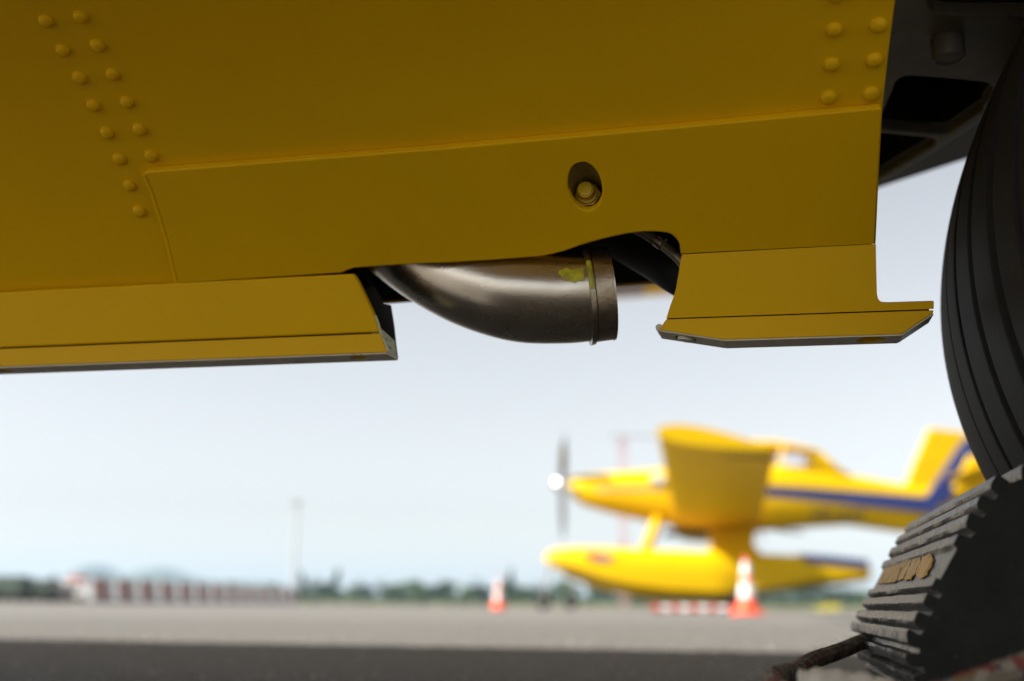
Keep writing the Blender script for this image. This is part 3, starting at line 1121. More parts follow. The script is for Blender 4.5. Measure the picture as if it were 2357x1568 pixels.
# tilt of the mouth: the lip plane leans back a little
lip_n = (fu * math.cos(R(7)) + fz * math.sin(R(7)) + fv * 0.22).normalized()
def swept(path, rads, n=64, skip=0, roff=0.0):
    vs = []
    up = fz
    for i in range(len(path)):
        a = path[max(0, i - 1)]
        b = path[min(len(path) - 1, i + 1)]
        t = (a - b).normalized()
        w = min(1.0, i / 12.0)
        t = (lip_n * (1 - w) + t * w).normalized()
        s = t.cross(up).normalized()
        q = s.cross(t)
        for j in range(n):
            an = 2 * PI * j / n
            vs.append(path[i] + (s * math.cos(an) + q * math.sin(an)) * (rads[i] + roff))
    return vs
NS = 64
sv = swept(path, rads, NS)
svi = swept(path, [r - 0.0016 for r in rads], NS)
K = len(path)
fs2 = []
for i in range(K - 1):
    for j in range(NS):
        a, b, c, d = i * NS + j, i * NS + (j + 1) % NS, (i + 1) * NS + (j + 1) % NS, (i + 1) * NS + j
        fs2.append((a, b, c, d))
        fs2.append((a + K * NS, d + K * NS, c + K * NS, b + K * NS))
for j in range(NS):
    fs2.append((j, j + K * NS, (j + 1) % NS + K * NS, (j + 1) % NS))
scoop = link('water_scoop', mesh('water_scoop', sv + svi, fs2), M_steel, plane_root, smooth=True)
# lip collar
def collar(i0, off0, off1, d0, d1, name, m, thick=0.0012, wav=0.0):
    t = lip_n
    s = t.cross(fz).normalized()
    q = s.cross(t)
    c = path[0]
    rings = []
    prof = [(d0, off0), (d0 + 0.0003, off1), (d1 - 0.0003, off1 * 0.8 + off0 * .2), (d1, off0)]
    n = 72
    for (d, o_) in prof:
        rg = []
        for j in range(n):
            an = 2 * PI * j / n
            w = wav * math.sin(an * 36) if wav else 0
            rg.append(c + t * d + (s * math.cos(an) + q * math.sin(an)) * (rads[0] + o_ + w))
        rings.append(rg)
    return MB().add(loft(rings, cap=False)).build(name, m, scoop, smooth=True)
collar(0, -0.0012, 0.0007, -0.0088, 0.0030, 'scoop_lip', M_weld)
collar(0, -0.0004, 0.0026, -0.0130, -0.0092, 'weld_bead', M_weld, wav=0.0003)
# thin shining rim at the mouth
v, f = lathe([(0.0, rads[0] + 0.0007), (0.0011, rads[0] + 0.0006), (0.0011, rads[0] - 0.0010), (0.0, rads[0] - 0.0011)], path[0] + lip_n * 0.0027, lip_n, 72)
link('scoop_rim', mesh('scoop_rim', v, f), M_steel, scoop, smooth=True)
# sprayed yellow mark
def smear(name, i0, i1, y0, y1, seed, offr=0.00025):
    rnd = random.Random(seed)
    vs, fs = [], []
    nu, nv = 22, 10
    for a in range(nu + 1):
        fi = i0 + (i1 - i0) * a / nu
        i = int(fi)
        w = fi - i
        c = path[i].lerp(path[min(K - 1, i + 1)], w)
        r = rads[i] * (1 - w) + rads[min(K - 1, i + 1)] * w
        ja = noise.noise(Vector((a * 0.16, seed, 0))) * 0.06
        jb = noise.noise(Vector((a * 0.21, seed, 9))) * 0.08
        for b in range(nv + 1):
            tp_ = min(1.0, 0.35 + (nu - a) / 7.0)          # the free end tapers
            an = (y1 + jb) - (y1 - y0 + jb - ja) * tp_ * (1 - b / nv)
            s = fv
            q = fz
            # an measured from -v (towards us) upward
            vs.append(c + (-s * math.cos(an) + q * math.sin(an)) * (r + offr))
    for a in range(nu):
        for b in range(nv):
            k = a * (nv + 1) + b
            fs.append((k, k + 1, k + nv + 2, k + nv + 1))
    return link(name, mesh(name, vs, fs), M_smear, scoop, smooth=True)
smear('paint_mark', 6.5, 15.5, 0.02, 0.30, 4, 0.0005)
t_ = lip_n
s_ = t_.cross(fz).normalized()
q_ = s_.cross(t_)
arc = [path[0] - t_ * 0.0113 + (-s_ * math.cos(a) * (1 if (-s_).dot(fv) < 0 else -1) + q_ * math.sin(a)) * (rads[0] + 0.0020) for a in [R(d) for d in range(-8, 26, 3)]]
tube('paint_mark', arc, 0.0018, M_smear, scoop, 8)

# --- dark hose and bright bracket inside the recess
hp = spline([atv(1330, 500, 0.075), atv(1420, 545, 0.07), atv(1500, 590, 0.06), atv(1580, 640, 0.05), atv(1680, 690, 0.05)], 6)
tube('hose', hp, 0.0150, M_dark, plane_root, 28)
bp_ = spline([atv(1455, 522, 0.02), atv(1490, 541, 0.02), atv(1530, 568, 0.02), atv(1560, 593, 0.018), atv(1600, 640, 0.018)], 6)
tube('scoop_bracket', bp_, 0.0036, mat('dull_bracket_metal', (0.42, 0.37, 0.28), 0.35, metal=0.5, c2=(0.25, 0.2, 0.14), nscale=60, bump=0.3, bscale=200), plane_root, 14)
tube('hose_clamp', [atv(1512, 552, 0.018), atv(1526, 563, 0.018)], 0.0046, M_weld, plane_root, 12)

# --- landing gear bracket right of the step
def C5(x, y):
    return (1783.9 + 0.3303 * x, 0.3303 * y)
ZG = 0.47
def G(pts, z=ZG):
    return [atz(*C5(x, y), z) for x, y in pts]
gout = G([(560, 1375), (740, 1283), (1190, 1008), (1400, 870), (1640, 728), (1900, 560), (1900, -300), (900, -300), (640, 900)])
w1 = G([(815, 640), (835, 580), (865, 550), (905, 533), (960, 530), (1200, 548), (1450, 571), (1495, 585), (1518, 610), (1518, 640), (1500, 680), (1450, 745), (1455, 768), (1260, 900),
        (1215, 930), (1170, 940), (1000, 928), (760, 903), (700, 897)])
w2 = G([(665, 925), (755, 930), (930, 948), (1090, 962), (1116, 975), (1124, 995), (1100, 1022), (900, 1140), (735, 1238), (640, 1292)])
w3 = G([(1062, -120), (1058, 0), (1075, 50), (1110, 88), (1200, 106), (1500, 114), (1780, 120), (1780, -120)])
gb = plate('gear_bracket', gout, fz, 0.010, M_gear, plane_root, [w1, w2, w3], 0.0012, label='grey metal bracket with rounded openings above the tyre')
bz = ZG + 0.012
cover = [atz(*C5(x, y), 0.56) for x, y in [(-200, 1700), (738, 1303), (1400, 1086), (2100, 860), (2100, -700), (-200, -700)]]
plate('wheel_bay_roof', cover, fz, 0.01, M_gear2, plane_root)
# vertical ribs inside, so the openings are deep
for (a, b) in ((0, 6), (13, 18)):
    pass
rib = [w1[i] for i in range(len(w1))]
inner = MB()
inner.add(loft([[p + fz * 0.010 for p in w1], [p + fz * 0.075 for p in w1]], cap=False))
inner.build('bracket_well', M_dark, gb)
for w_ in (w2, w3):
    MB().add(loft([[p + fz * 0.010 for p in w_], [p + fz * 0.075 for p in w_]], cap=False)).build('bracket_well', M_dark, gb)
bc5 = atz(*C5(1212, 415), ZG - 0.015)
v, f = lathe([(0.015, 0.0108), (0.002, 0.0108), (0.0004, 0.0102), (0.0, 0.0094), (0.0006, 0.0088), (0.0006, 0.0001)], bc5, fz, 32)
link('bolt_head', mesh('bolt_head', v, f), M_gear, gb, smooth=True)
# gear leg down to the axle
WC = Vector((0.57, 0.005, 0.2887))

# --- main wheel
wheel = bpy.data.objects.new('wheel', None)
col.objects.link(wheel)
wheel.parent = plane_root
wheel.location = L(WC.x, WC.y, WC.z) - plane_root.location
wc = L(WC.x, WC.y, WC.z)
def tyre_profile():
    grooves = [(0.078, 0.0035), (0.036, 0.0085), (-0.018, 0.012), (-0.074, 0.0135), (-0.122, 0.009)]
    pts = []
    def crown(v):
        d = abs(v - 0.0)
        return 0.2887 - 0.0087 * (d / 0.155) ** 2.6
    N = 420
    vals = [0.155 - 0.31 * i / N for i in range(N + 1)]
    side = [(0.10, 0.120), (0.125, 0.135), (0.150, 0.165), (0.166, 0.205), (0.168, 0.240), (0.164, 0.262), (0.160, 0.273)]
    pts += side
    g = sorted(grooves, key=lambda x: -x[0])
    out = []
    v = 0.155
    gi = 0
    out.append((0.155, crown(0.155)))
    vs_ = 0.150
    for (gc, gw) in g:
        while vs_ > gc + gw / 2 + 0.004:
            out.append((vs_, crown(vs_)))
            vs_ -= 0.012
        r = crown(gc)
        for a, b in ((gw / 2 + 0.0024, 0), (gw / 2 + 0.0012, 0), (gw / 2, -0.0006), (gw / 2 * 0.8, -0.0085), (-gw / 2 * 0.8, -0.0085), (-gw / 2, -0.0006), (-gw / 2 - 0.0012, 0), (-gw / 2 - 0.0024, 0)):
            out.append((gc + a, crown(gc + a) + b))
        vs_ = gc - gw / 2 - 0.006
    while vs_ > -0.15:
        out.append((vs_, crown(vs_)))
        vs_ -= 0.012
    out.append((-0.155, crown(0.155)))
    pts += out
    pts += [(-a, b) for a, b in side[::-1]]
    return pts
v, f = lathe(tyre_profile(), wc, fv, 200)
link('tyre', mesh('tyre', v, f), M_rubber, wheel, smooth=True)
v, f = lathe([(-0.10, 0.0001), (-0.10, 0.04), (-0.07, 0.05), (-0.06, 0.10), (-0.10, 0.118), (-0.10, 0.124), (0.10, 0.124), (0.10, 0.118), (0.06, 0.10), (0.06, 0.0001)], wc, fv, 48)
link('rim', mesh('rim', v, f), M_white, wheel, smooth=True)
tube('gear_leg', [L(0.57, -0.2, 0.29), L(0.56, -0.22, 0.5), L(0.50, -0.1, 0.75)], 0.03, M_gear, plane_root, 16)
tube('axle', [L(0.57, -0.2, 0.2887), L(0.57, 0.1, 0.2887)], 0.02, M_gear, plane_root, 16)
o_root = plane_root

# ------------------------------------------------------------------ wheel chock
chock = empty('wheel_chock', 'black ribbed rubber wheel chock with a torn tan label jammed against the tyre', 'wheel chock', L(0.3, 0.05, 0))
VN, VF = -0.10, 0.25
tips = [(0.322, 0.1795), (0.306, 0.1735), (0.290, 0.1650), (0.2680, 0.1550), (0.2600, 0.1450), (0.2540, 0.1360), (0.2480, 0.1260)]
tips2 = [(0.2360, 0.1050), (0.2310, 0.0970), (0.2260, 0.0880), (0.2210, 0.0790), (0.2195, 0.0670), (0.2230, 0.0560), (0.2300, 0.0450), (0.2400, 0.0340),
         (0.2530, 0.0230), (0.2700, 0.0120)]
def teeth(tp, depth=0.0065, first=None, lastd=None):
    out = []
    for i in range(len(tp)):
        p = Vector(tp[i])
        q = Vector(tp[i + 1]) if i + 1 < len(tp) else p + (p - Vector(tp[i - 1]))
        d = q - p
        L_ = d.length
        dn = d / L_
        n = Vector((dn.y, -dn.x))          # outward is left / up
        if n.x > 0:
            n = -n
        # rib face, then groove
        out += [p - dn * L_ * 0.12 - n * (first if (first and i == 0) else depth * 0.10), p, p + dn * L_ * 0.40 - n * 0.0004, p + dn * L_ * 0.50 - n * depth * 0.3,
                p + dn * L_ * 0.58 - n * (lastd if (lastd and i + 1 == len(tp)) else depth)]
        if i + 1 < len(tp):
            out.append(p + dn * L_ * 0.80 - n * depth * 0.94)
    return out
prof = [Vector((0.340, 0.1835))] + teeth(tips, lastd=0.0028)
nb = Vector((0.9, -0.45))
prof_band = len(prof)
prof += teeth(tips2, first=0.0024)
prof += [Vector((0.285, 0.001)), Vector((0.46, 0.001))]
# concave back that follows the tyre
for k in range(14):
    t = R(250 - (250 - 208) * k / 13)
    prof.append(Vector((WC.x + 0.292 * math.cos(t), WC.z + 0.292 * math.sin(t))))
prof = [p for p in prof if p.y >= 0]
NP = len(prof)
NV = 26
vs = []
rnd = random.Random(9)
for i in range(NV + 1):
    v_ = VN + (VF - VN) * i / NV
    for j, p in enumerate(prof):
        w = 0.0007 * noise.noise(Vector((j * 0.9, v_ * 35, 2))) + 0.0005 * noise.noise(Vector((j * 2.1, v_ * 90, 5)))
        vs.append(L(p.x + w, v_, max(0.0005, p.y + w * 0.7)))
fs, mi = [], []
for i in range(NV):
    for j in range(NP):
        fs.append((i * NP + j, i * NP + (j + 1) % NP, (i + 1) * NP + (j + 1) % NP, (i + 1) * NP + j))
tri = geometry.tessellate_polygon([[Vector((p.x, p.y, 0)) for p in prof]])
nside = len(fs)
for t in tri:
    fs.append(tuple(t))
    fs.append(tuple(a + NV * NP for a in t))
me = mesh('chock_body', vs, fs)
cb = link('chock_body', me, [M_chock, M_chock_side], chock)
for p in me.polygons:
    if p.index >= nside:
        p.material_index = 1
    else:
        p.use_smooth = True
try:
    me.set_sharp_from_angle(angle=R(30))
except Exception:
    pass
bevel(cb, 0.0009, 2, 40)
# label on the flat band between the ribs
bandA, bandB = prof[prof_band - 1], prof[prof_band]
a3 = L(bandA.x, 0, bandA.y)
dn = (L(bandB.x, 0, bandB.y) - a3).normalized()
bn = dn.cross(fv).normalized()
if bn.dot(fu) > 0:
    bn = -bn
def band(px, py, off=0.0006):
    return hit(px, py, a3 + bn * off, bn)
def C7(x, y):
    return (1668.8 + 0.3761 * x, 978.3 + 0.3761 * y)
labels = [[(1185, 935), (1170, 905), (1200, 850), (1215, 800), (1245, 785), (1268, 795), (1276, 825), (1268, 862), (1250, 890), (1242, 915), (1215, 938)],
          [(1096, 952), (1110, 915), (1135, 870), (1150, 825), (1172, 805), (1204, 795), (1200, 835), (1180, 870), (1165, 905), (1140, 945), (1120, 950)],
          [(1060, 958), (1078, 900), (1095, 850), (1110, 830), (1146, 822), (1132, 862), (1108, 905), (1092, 942)],
          [(935, 975), (960, 920), (985, 865), (1000, 848), (1050, 838), (1106, 828), (1080, 880), (1056, 956), (1000, 968)]]
for pl in labels:
    jag = []
    for i_ in range(len(pl)):
        (x0, y0), (x1, y1) = pl[i_], pl[(i_ + 1) % len(pl)]
        for q_ in range(3):
            t0 = q_ / 3
            jag.append((x0 + (x1 - x0) * t0 + rnd.uniform(-3.5, 3.5), y0 + (y1 - y0) * t0 + rnd.uniform(-3.5, 3.5)))
    pts = [band(*C7(x, y), 0.0008) for x, y in jag]
    plate('label_piece', pts, bn, 0.0005, M_label, chock)

# ropes
def rope(name, pts, r, label, seed):
    path = spline(pts, 14)
    n = 20
    vs, fs = [], []
    K = len(path)
    s_acc = 0
    for i in range(K):
        a, b = path[max(0, i - 1)], path[min(K - 1, i + 1)]
        t = (b - a).normalized()
        s = t.cross(fz)
        s.normalize()
        w = s.cross(t)
        if i:
            s_acc += (path[i] - path[i - 1]).length
        for j in range(n):
            an = 2 * PI * j / n
            rr = r * (1 + 0.07 * math.sin(an * 5 + s_acc * 420) * math.sin(an * 5 - s_acc * 420) + 0.04 * noise.noise(path[i] * 60 + Vector((0, 0, j))))
            vs.append(path[i] + s * rr * math.cos(an) + w * rr * math.sin(an))
    for i in range(K - 1):
        for j in range(n):
            fs.append((i * n + j, i * n + (j + 1) % n, (i + 1) * n + (j + 1) % n, (i + 1) * n + j))
    fs.append(tuple(range(n))[::-1])
    fs.append(tuple((K - 1) * n + j for j in range(n)))
    return link(name, mesh(name, vs, fs), M_rope, chock, smooth=True), path
RA, _ = rope('rope', [atv(2060, 1455, 0.16), atv(1985, 1478, 0.14), atv(1930, 1500, 0.10), atv(1868, 1522, 0.04), atv(1835, 1545, 0.0), atv(1800, 1552, -0.04),
             atv(1778, 1568, -0.08), atv(1800, 1592, -0.12), atv(1880, 1602, -0.13), atv(2000, 1612, -0.14)], 0.0052,
          'frayed multicoloured rope', 1)
RB, _ = rope('rope', [atv(1960, 1668, -0.16), atv(2080, 1628, -0.165), atv(2150, 1608, -0.165), atv(2260, 1572, -0.165), atv(2357, 1538, -0.165), atv(2480, 1490, -0.165)],
             0.0062, 'frayed multicoloured rope', 2)
# fuzz on the ropes
def fuzz(ob, path_pts, r, count, seed):
    rnd = random.Random(seed)
    vs, fs = [], []
    path = spline(path_pts, 14)
    for k in range(count):
        p = rnd.choice(path)
        d = Vector((rnd.gauss(0, 1), rnd.gauss(0, 1), rnd.gauss(0, 1))).normalized()
        a = p + d * r
        b = a + (d + Vector((rnd.gauss(0, .6), rnd.gauss(0, .6), rnd.gauss(0, .6)))) * rnd.uniform(0.0008, 0.003)
        w = d.cross(fz).normalized() * 0.00012
        i = len(vs)
        vs += [a - w, a + w, b]
        fs.append((i, i + 1, i + 2))
    me = bpy.data.meshes.new('rope_fuzz')
    me.from_pydata([tuple(v) for v in vs], [], fs)
    o = link('rope_fuzz', me, M_rope, ob)
    o['kind'] = 'stuff'
fuzz(RB, [atv(2080, 1628, -0.165), atv(2150, 1608, -0.165), atv(2260, 1572, -0.165), atv(2357, 1538, -0.165)], 0.0062, 900, 3)
fuzz(RA, [atv(1930, 1490, 0.10), atv(1868, 1522, 0.04), atv(1835, 1545, 0.0), atv(1800, 1552, -0.04), atv(1778, 1568, -0.08), atv(1800, 1592, -0.12)], 0.0052, 900, 4)
# white tape wrapped end
tp = [atv(1838, 1578, -0.15), atv(1900, 1573, -0.15), atv(1985, 1584, -0.15), atv(2080, 1606, -0.15)]
tpp = spline(tp, 8)
tr = [0.0066 * (1 + 0.09 * math.sin(i * 1.3) + 0.05 * math.sin(i * 3.1)) for i in range(len(tpp))]
tr[0] = 0.0045
tube('tape_wrap', tpp, tr, M_tape, chock, 20)

# ------------------------------------------------------------------ parked floatplane far off
D0 = 28.0
far = empty('floatplane', 'yellow floatplane with a blue side stripe parked side on across the apron', 'airplane', (3.2, D0, 0))
def F(px, py, Y=D0):
    return atY(px, py, Y)
def fring(px, ytop, ybot, hw, Y0=D0, n=24, p=2.5, Yd=None):
    a, b = F(px, ytop, Yd or Y0), F(px, ybot, Yd or Y0)
    cz, hz = (a.z + b.z) / 2, (a.z - b.z) / 2
    out = []
    for k in range(n):
        t = 2 * PI * k / n + PI / n
        c, s = math.cos(t), math.sin(t)
        out.append(Vector(((a.x + b.x) / 2, Y0 + hw * math.copysign(abs(c) ** (2 / p), c), cz + hz * math.copysign(abs(s) ** (2 / p), s))))
    return out
st = [(1308, 1103, 1128, .17), (1322, 1096, 1150, .30), (1345, 1094, 1164, .40), (1400, 1089, 1180, .50), (1496, 1082, 1202, .58), (1560, 1076, 1212, .6),
      (1640, 1072, 1222, .62), (1765, 1070, 1222, .6), (1860, 1074, 1214, .52), (1950, 1092, 1209, .44), (2070, 1114, 1226, .34), (2200, 1124, 1224, .22),
      (2340, 1132, 1210, .1)]
MB().add(loft([fring(*s) for s in st])).build('fuselage', M_yellow_far, far, smooth=True)
def side_band(name, pts, m, hw_extra=0.012, side=-1):
    """thin band standing just proud of the near side of the fuselage: pts = (px, ytop, ybot)"""
    def hw(px):
        for a, b in zip(st, st[1:]):
            if a[0] <= px <= b[0]:
                t = (px - a[0]) / (b[0] - a[0])
                return a[3] + (b[3] - a[3]) * t
        return st[-1][3]
    rings = []
    for (x, y1, y2) in pts:
        Y = D0 + side * (hw(x) + hw_extra + max(0, x - 1950) * 0.0009)
        a, b = F(x, y1, D0 - 0.5), F(x, y2, D0 - 0.5)
        rings.append([Vector((a.x, Y, a.z)), Vector((b.x, Y, b.z)), Vector((b.x, Y + 0.3, b.z)), Vector((a.x, Y + 0.3, a.z))])
    return MB().add(loft(rings)).build(name, m, far)
side_band('stripe', [(1700, 1117, 1139), (1765, 1119, 1144), (1860, 1124, 1152), (1950, 1130, 1160), (2070, 1138, 1172), (2160, 1146, 1182)], M_blue)
side_band('stripe', [(1322, 1123, 1129), (1400, 1122, 1129), (1528, 1120, 1129)], mat('grey_stripe', (0.25, 0.24, 0.16), 0.5))
# cockpit
MB().add(loft([fring(1862, 1032, 1100, .36), fring(1885, 1037, 1100, .36), fring(1930, 1078, 1104, .34), fring(1960, 1098, 1108, .25)])).build('cockpit_fairing', M_yellow_far, far, smooth=True)
MB().add(loft([fring(1700, 1014, 1024, .3), fring(1783, 1016, 1038, .36), fring(1812, 1022, 1042, .38), fring(1866, 1033, 1049, .38)])).build('cockpit_roof', M_yellow_far, far, smooth=True)
for sgn in (-1, 1):
    Yd = D0 + sgn * 0.38
    for (xa, ya, xb, yb) in ((1795, 1030, 1790, 1092), (1660, 1074, 1700, 1018)):
        tube('cockpit_frame', [Vector((F(xa, ya).x, Yd, F(xa, ya).z)), Vector((F(xb, yb).x, Yd, F(xb, yb).z))], 0.035, M_yellow_far, far, 8)
    g = [F(1800, 1040), F(1866, 1046), F(1868, 1094), F(1806, 1090)]
    plate('window', [Vector((p.x, Yd - 0.004, p.z)) for p in g], Vector((0, 1, 0)), 0.008, M_glass, far)
# fin, rudder, tailplane
def flat(name, pts, Y, th, m):
    q = [F(x, y) for x, y in pts]
    return plate(name, [Vector((p.x, Y - th / 2, p.z)) for p in q], Vector((0, 1, 0)), th, m, far, (), 0.03)
flat('fin', [(2075, 1135), (2135, 992), (2142, 986), (2222, 996), (2226, 1010), (2165, 1135)], D0, 0.14, M_yellow_far)
flat('fin_stripe', [(2105, 1165), (2150, 1110), (2204, 1026), (2222, 1008), (2250, 1010), (2250, 1045), (2222, 1045), (2172, 1165)], D0 - 0.1, 0.5, M_blue)
flat('rudder', [(2250, 1000), (2300, 1005), (2330, 1130), (2230, 1140)], D0, 0.12, M_yellow_far)
tq = [(2180, 1130), (2215, 1056), (2262, 1060), (2266, 1135), (2200, 1142)]
MB().add(loft([airfoil(F(2170, 1105), 1.1, 0.1, X, fz), airfoil(F(2160, 1100) + Vector((.1, -2.7, 0.05)), 1.0, 0.1, X, fz)])).build('tailplane', M_yellow_far, far, smooth=True)
MB().add(loft([airfoil(F(2170, 1105), 1.1, 0.1, X, fz), airfoil(F(2160, 1100) + Vector((.1, 2.7, 0.05)), 1.0, 0.1, X, fz)])).build('tailplane', M_yellow_far, far, smooth=True)
flat('tail_fairing', tq, D0 - 0.3, 0.3, M_yellow_far)
# wing
cdir = (F(1785, 1030, 19) - F(1510, 990, 19))
chv = cdir.normalized()
nz = Vector((-chv.z, 0, chv.x)).normalized()
if nz.z < 0:
    nz = -nz
rdir = F(1745, 1214, 27.3) - F(1555, 1206, 27.3)
rn = rdir.normalized()
rz = Vector((-rn.z, 0, rn.x)).normalized()
tipL = airfoil(F(1510, 994, 19), cdir.length, 0.17, chv, nz, 18)
midL = airfoil(F(1514, 1000, 19.25), cdir.length, 0.18, chv, nz, 18)
rootL = airfoil(F(1555, 1204, 27.6), rdir.length * 1.02, 0.16, rn, rz, 18)
MB().add(loft([rootL, midL, tipL])).build('wing', M_yellow_far, far, smooth=True)
mir = lambda s: [Vector((p.x, 2 * D0 - p.y, p.z)) for p in s]
rf = rootL[0].lerp(rootL[17], 0.0)
MB().add(loft([mir(rootL), airfoil(F(1566, 1238, 36.4), 2.05, 0.13, Vector((1, 0, -0.06)).normalized(), fz, 18)])).build('wing', M_yellow_far, far, smooth=True)
# dark brown streak, a thin tube under the near tip
M_streak = mat('dark_brown', (0.16, 0.10, 0.01), 0.6)
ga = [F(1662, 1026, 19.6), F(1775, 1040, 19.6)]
tube('wing_streak', [ga[0] - fz * 0.11, ga[1] - fz * 0.06], 0.07, M_streak, far, 10)
# registration
def text(s, size, m, p, parent, name='registration'):
    cu = bpy.data.curves.new('t', 'FONT')
    cu.body = s
    cu.size = size
    cu.extrude = 0.004
    cu.align_x = 'LEFT'
    tmp = bpy.data.objects.new('t', cu)
    col.objects.link(tmp)
    bpy.context.view_layer.update()
    me = bpy.data.meshes.new_from_object(tmp)
    bpy.data.objects.remove(tmp)
    me.transform(Matrix.Translation(p) @ Matrix.Rotation(R(-2.5), 4, 'Y').inverted() @ Matrix.Rotation(PI / 2, 4, 'X'))
    me.name = name
    return link(name, me, m, parent)
text('HF-Z47', 0.40, M_black, F(1868, 1195, D0 - .5) + Vector((0, -0.06, 0)), far)
# engine, spinner and propeller
hub = F(1296, 1115)
v, f = lathe([(-0.30, 0.001), (-0.27, 0.07), (-0.20, 0.13), (-0.10, 0.18), (0.02, 0.205), (0.08, 0.20)], hub, Vector((1, 0, 0)), 32)
link('spinner', mesh('spinner', v, f), M_chrome, far, smooth=True)
for k in range(5):
    a = R(-90 + 72 * k)
    d = Vector((0, math.cos(a), math.sin(a)))
    w = d.cross(Vector((1, 0, 0)))
    secs = []
    for t, ch in ((0.15, 0.14), (0.4, 0.24), (0.8, 0.28), (1.15, 0.25), (1.33, 0.14)):
        tw = R(62 - 34 * t)
        cx = Vector((math.sin(tw), 0, 0)) + w * math.cos(tw)
        nx_ = cx.cross(d).normalized()
        c = hub + d * t
        secs.append([c - cx * ch / 2, c - nx_ * 0.018, c + cx * ch / 2, c + nx_ * 0.018])
    MB().add(loft(secs)).build('propeller_blade', M_blade if k not in (2,) else M_blade2, far)
tube('exhaust_stack', [F(1500, 1100, D0 - .55), F(1528, 1108, D0 - .62)], 0.12, M_pole, far, 14)
# floats
def float_at(Yc, Yd):
    fl = bpy.data.objects.new('float', None)
    col.objects.link(fl)
    fl.parent = far
    fl.location = Vector((3.2, Yc, 0)) - far.location
    S = [(1259, 1274, 1277, 1280, .04), (1266, 1268, 1281, 1285, .14), (1283, 1263, 1291, 1297, .24), (1338, 1259, 1313, 1330, .38), (1394, 1260, 1331, 1349, .46),
         (1440, 1262, 1342, 1361, .49), (1533, 1266, 1356, 1378, .5), (1630, 1270, 1361, 1382, .5), (1668, 1272, 1361, 1382, .5), (1676, 1272, 1359, 1368, .47),
         (1756, 1275, 1352, 1366, .46), (1858, 1280, 1337, 1353, .40), (1992, 1294, 1322, 1338, .2), (2000, 1298, 1320, 1334, .1)]
    secs = []
    for (x, yt, yc, yk, hw) in S:
        T, Cn, Kl = F(x, yt, Yd), F(x, yc, Yd), F(x, yk, Yd)
        X_ = T.x
        z1, z2, z3 = T.z, Cn.z, Kl.z
        ring = [(0, z3), (hw, z2), (hw * 1.0, z2 * 0.6 + z1 * 0.4), (hw * 0.9, z2 * 0.22 + z1 * 0.78), (hw * 0.62, z1 - (z1 - z2) * 0.05), (0, z1)]
        pts = [Vector((X_, Yc + a, z)) for a, z in ring] + [Vector((X_, Yc - a, z)) for a, z in ring[-2:0:-1]]
        secs.append(pts)
    MB().add(loft(secs)).build('float_hull', M_yellow_far, fl, smooth=True)
    # blue deck stripe aft
    q = [(1842, 1277, 1294), (1900, 1281, 1301), (1992, 1290, 1311)]
    rings = []
    for x, a, b in q:
        hw = 0.40 - (x - 1842) / 150 * 0.2
        p1, p2 = F(x, a, Yd), F(x, b, Yd)
        rings.append([Vector((p1.x, Yc - hw * .95 - 0.02, p1.z)), Vector((p2.x, Yc - hw - 0.02, p2.z)), Vector((p2.x, Yc + hw + .02, p2.z)), Vector((p1.x, Yc + hw * .95 + .02, p1.z + 0.02))])
    MB().add(loft(rings)).build('deck_stripe', M_blue, fl)
    return fl
NYc = D0 - 1.35
nf = float_at(NYc, NYc)
ff = float_at(D0 + 1.45, NYc)
# bow marking: red and violet patches
def decal(pts, m, name='bow_marking'):
    q = [F(x, y, NYc - 0.4) for x, y in pts]
    return plate(name, [Vector((p.x, NYc - 0.475, p.z)) for p in q], Vector((0, 1, 0)), 0.07, m, nf)
decal([(1338, 1272), (1352, 1270), (1390, 1272), (1386, 1278), (1352, 1282)], mat('faded_red', (0.75, 0.22, 0.10), 0.5))
decal([(1360, 1284), (1388, 1279), (1412, 1280), (1400, 1291), (1378, 1290)], mat('faded_violet', (0.45, 0.22, 0.35), 0.5))
# struts
def strut(name, a, b, w, d, Y1, Y2, par=far):
    A_, B_ = F(a[0], a[1], Y1), F(b[0], b[1], Y2)
    ax = (B_ - A_).normalized()
    s = ax.cross(Vector((0, 1, 0))).normalized()
    t = ax.cross(s)
    rings = []
    for c in (A_, B_):
        rings.append([c + s * w / 2 * math.cos(k * PI / 4) + t * d / 2 * math.sin(k * PI / 4) for k in range(8)])
    return MB().add(loft(rings)).build(name, M_yellow_far, par, smooth=True)
for (Y1, Y2) in ((D0 - .5, NYc - .1), (D0 + .5, D0 + 1.45)):
    strut('float_strut', (1516, 1192), (1488, 1264), 0.26, 0.12, Y1, Y2)
    A_ = [F(1628, 1205, Y1), F(1742, 1205, Y1)]
    B_ = [F(1642, 1272, Y2), F(1728, 1274, Y2)]
    Bc = [F(1625, 1276, Y2), F(1752, 1278, Y2)]
    rings = []
    for (p, q), dd in ((A_, .12), ([A_[0].lerp(B_[0], .7), A_[1].lerp(B_[1], .7)], .09), (Bc, .16)):
        rings.append([p + Vector((0, -dd, 0)), q + Vector((0, -dd, 0)), q + Vector((0, dd, 0)), p + Vector((0, dd, 0))])
    MB().add(loft(rings)).build('float_pylon', M_yellow_far, far)
MB().add(boxpts(F(1580, 1229, D0), (1.05, 0.5, 0.12))).build('belly_gate', M_dark, far)
# aft belly hose fittings
tube('drain_pipe', [F(1745, 1222, D0 - .3), F(1760, 1246, D0 - .3)], 0.02, M_pole, far, 8)
tube('drain_pipe', [F(1790, 1222, D0), F(1850, 1226, D0)], 0.03, M_gear, far, 8)
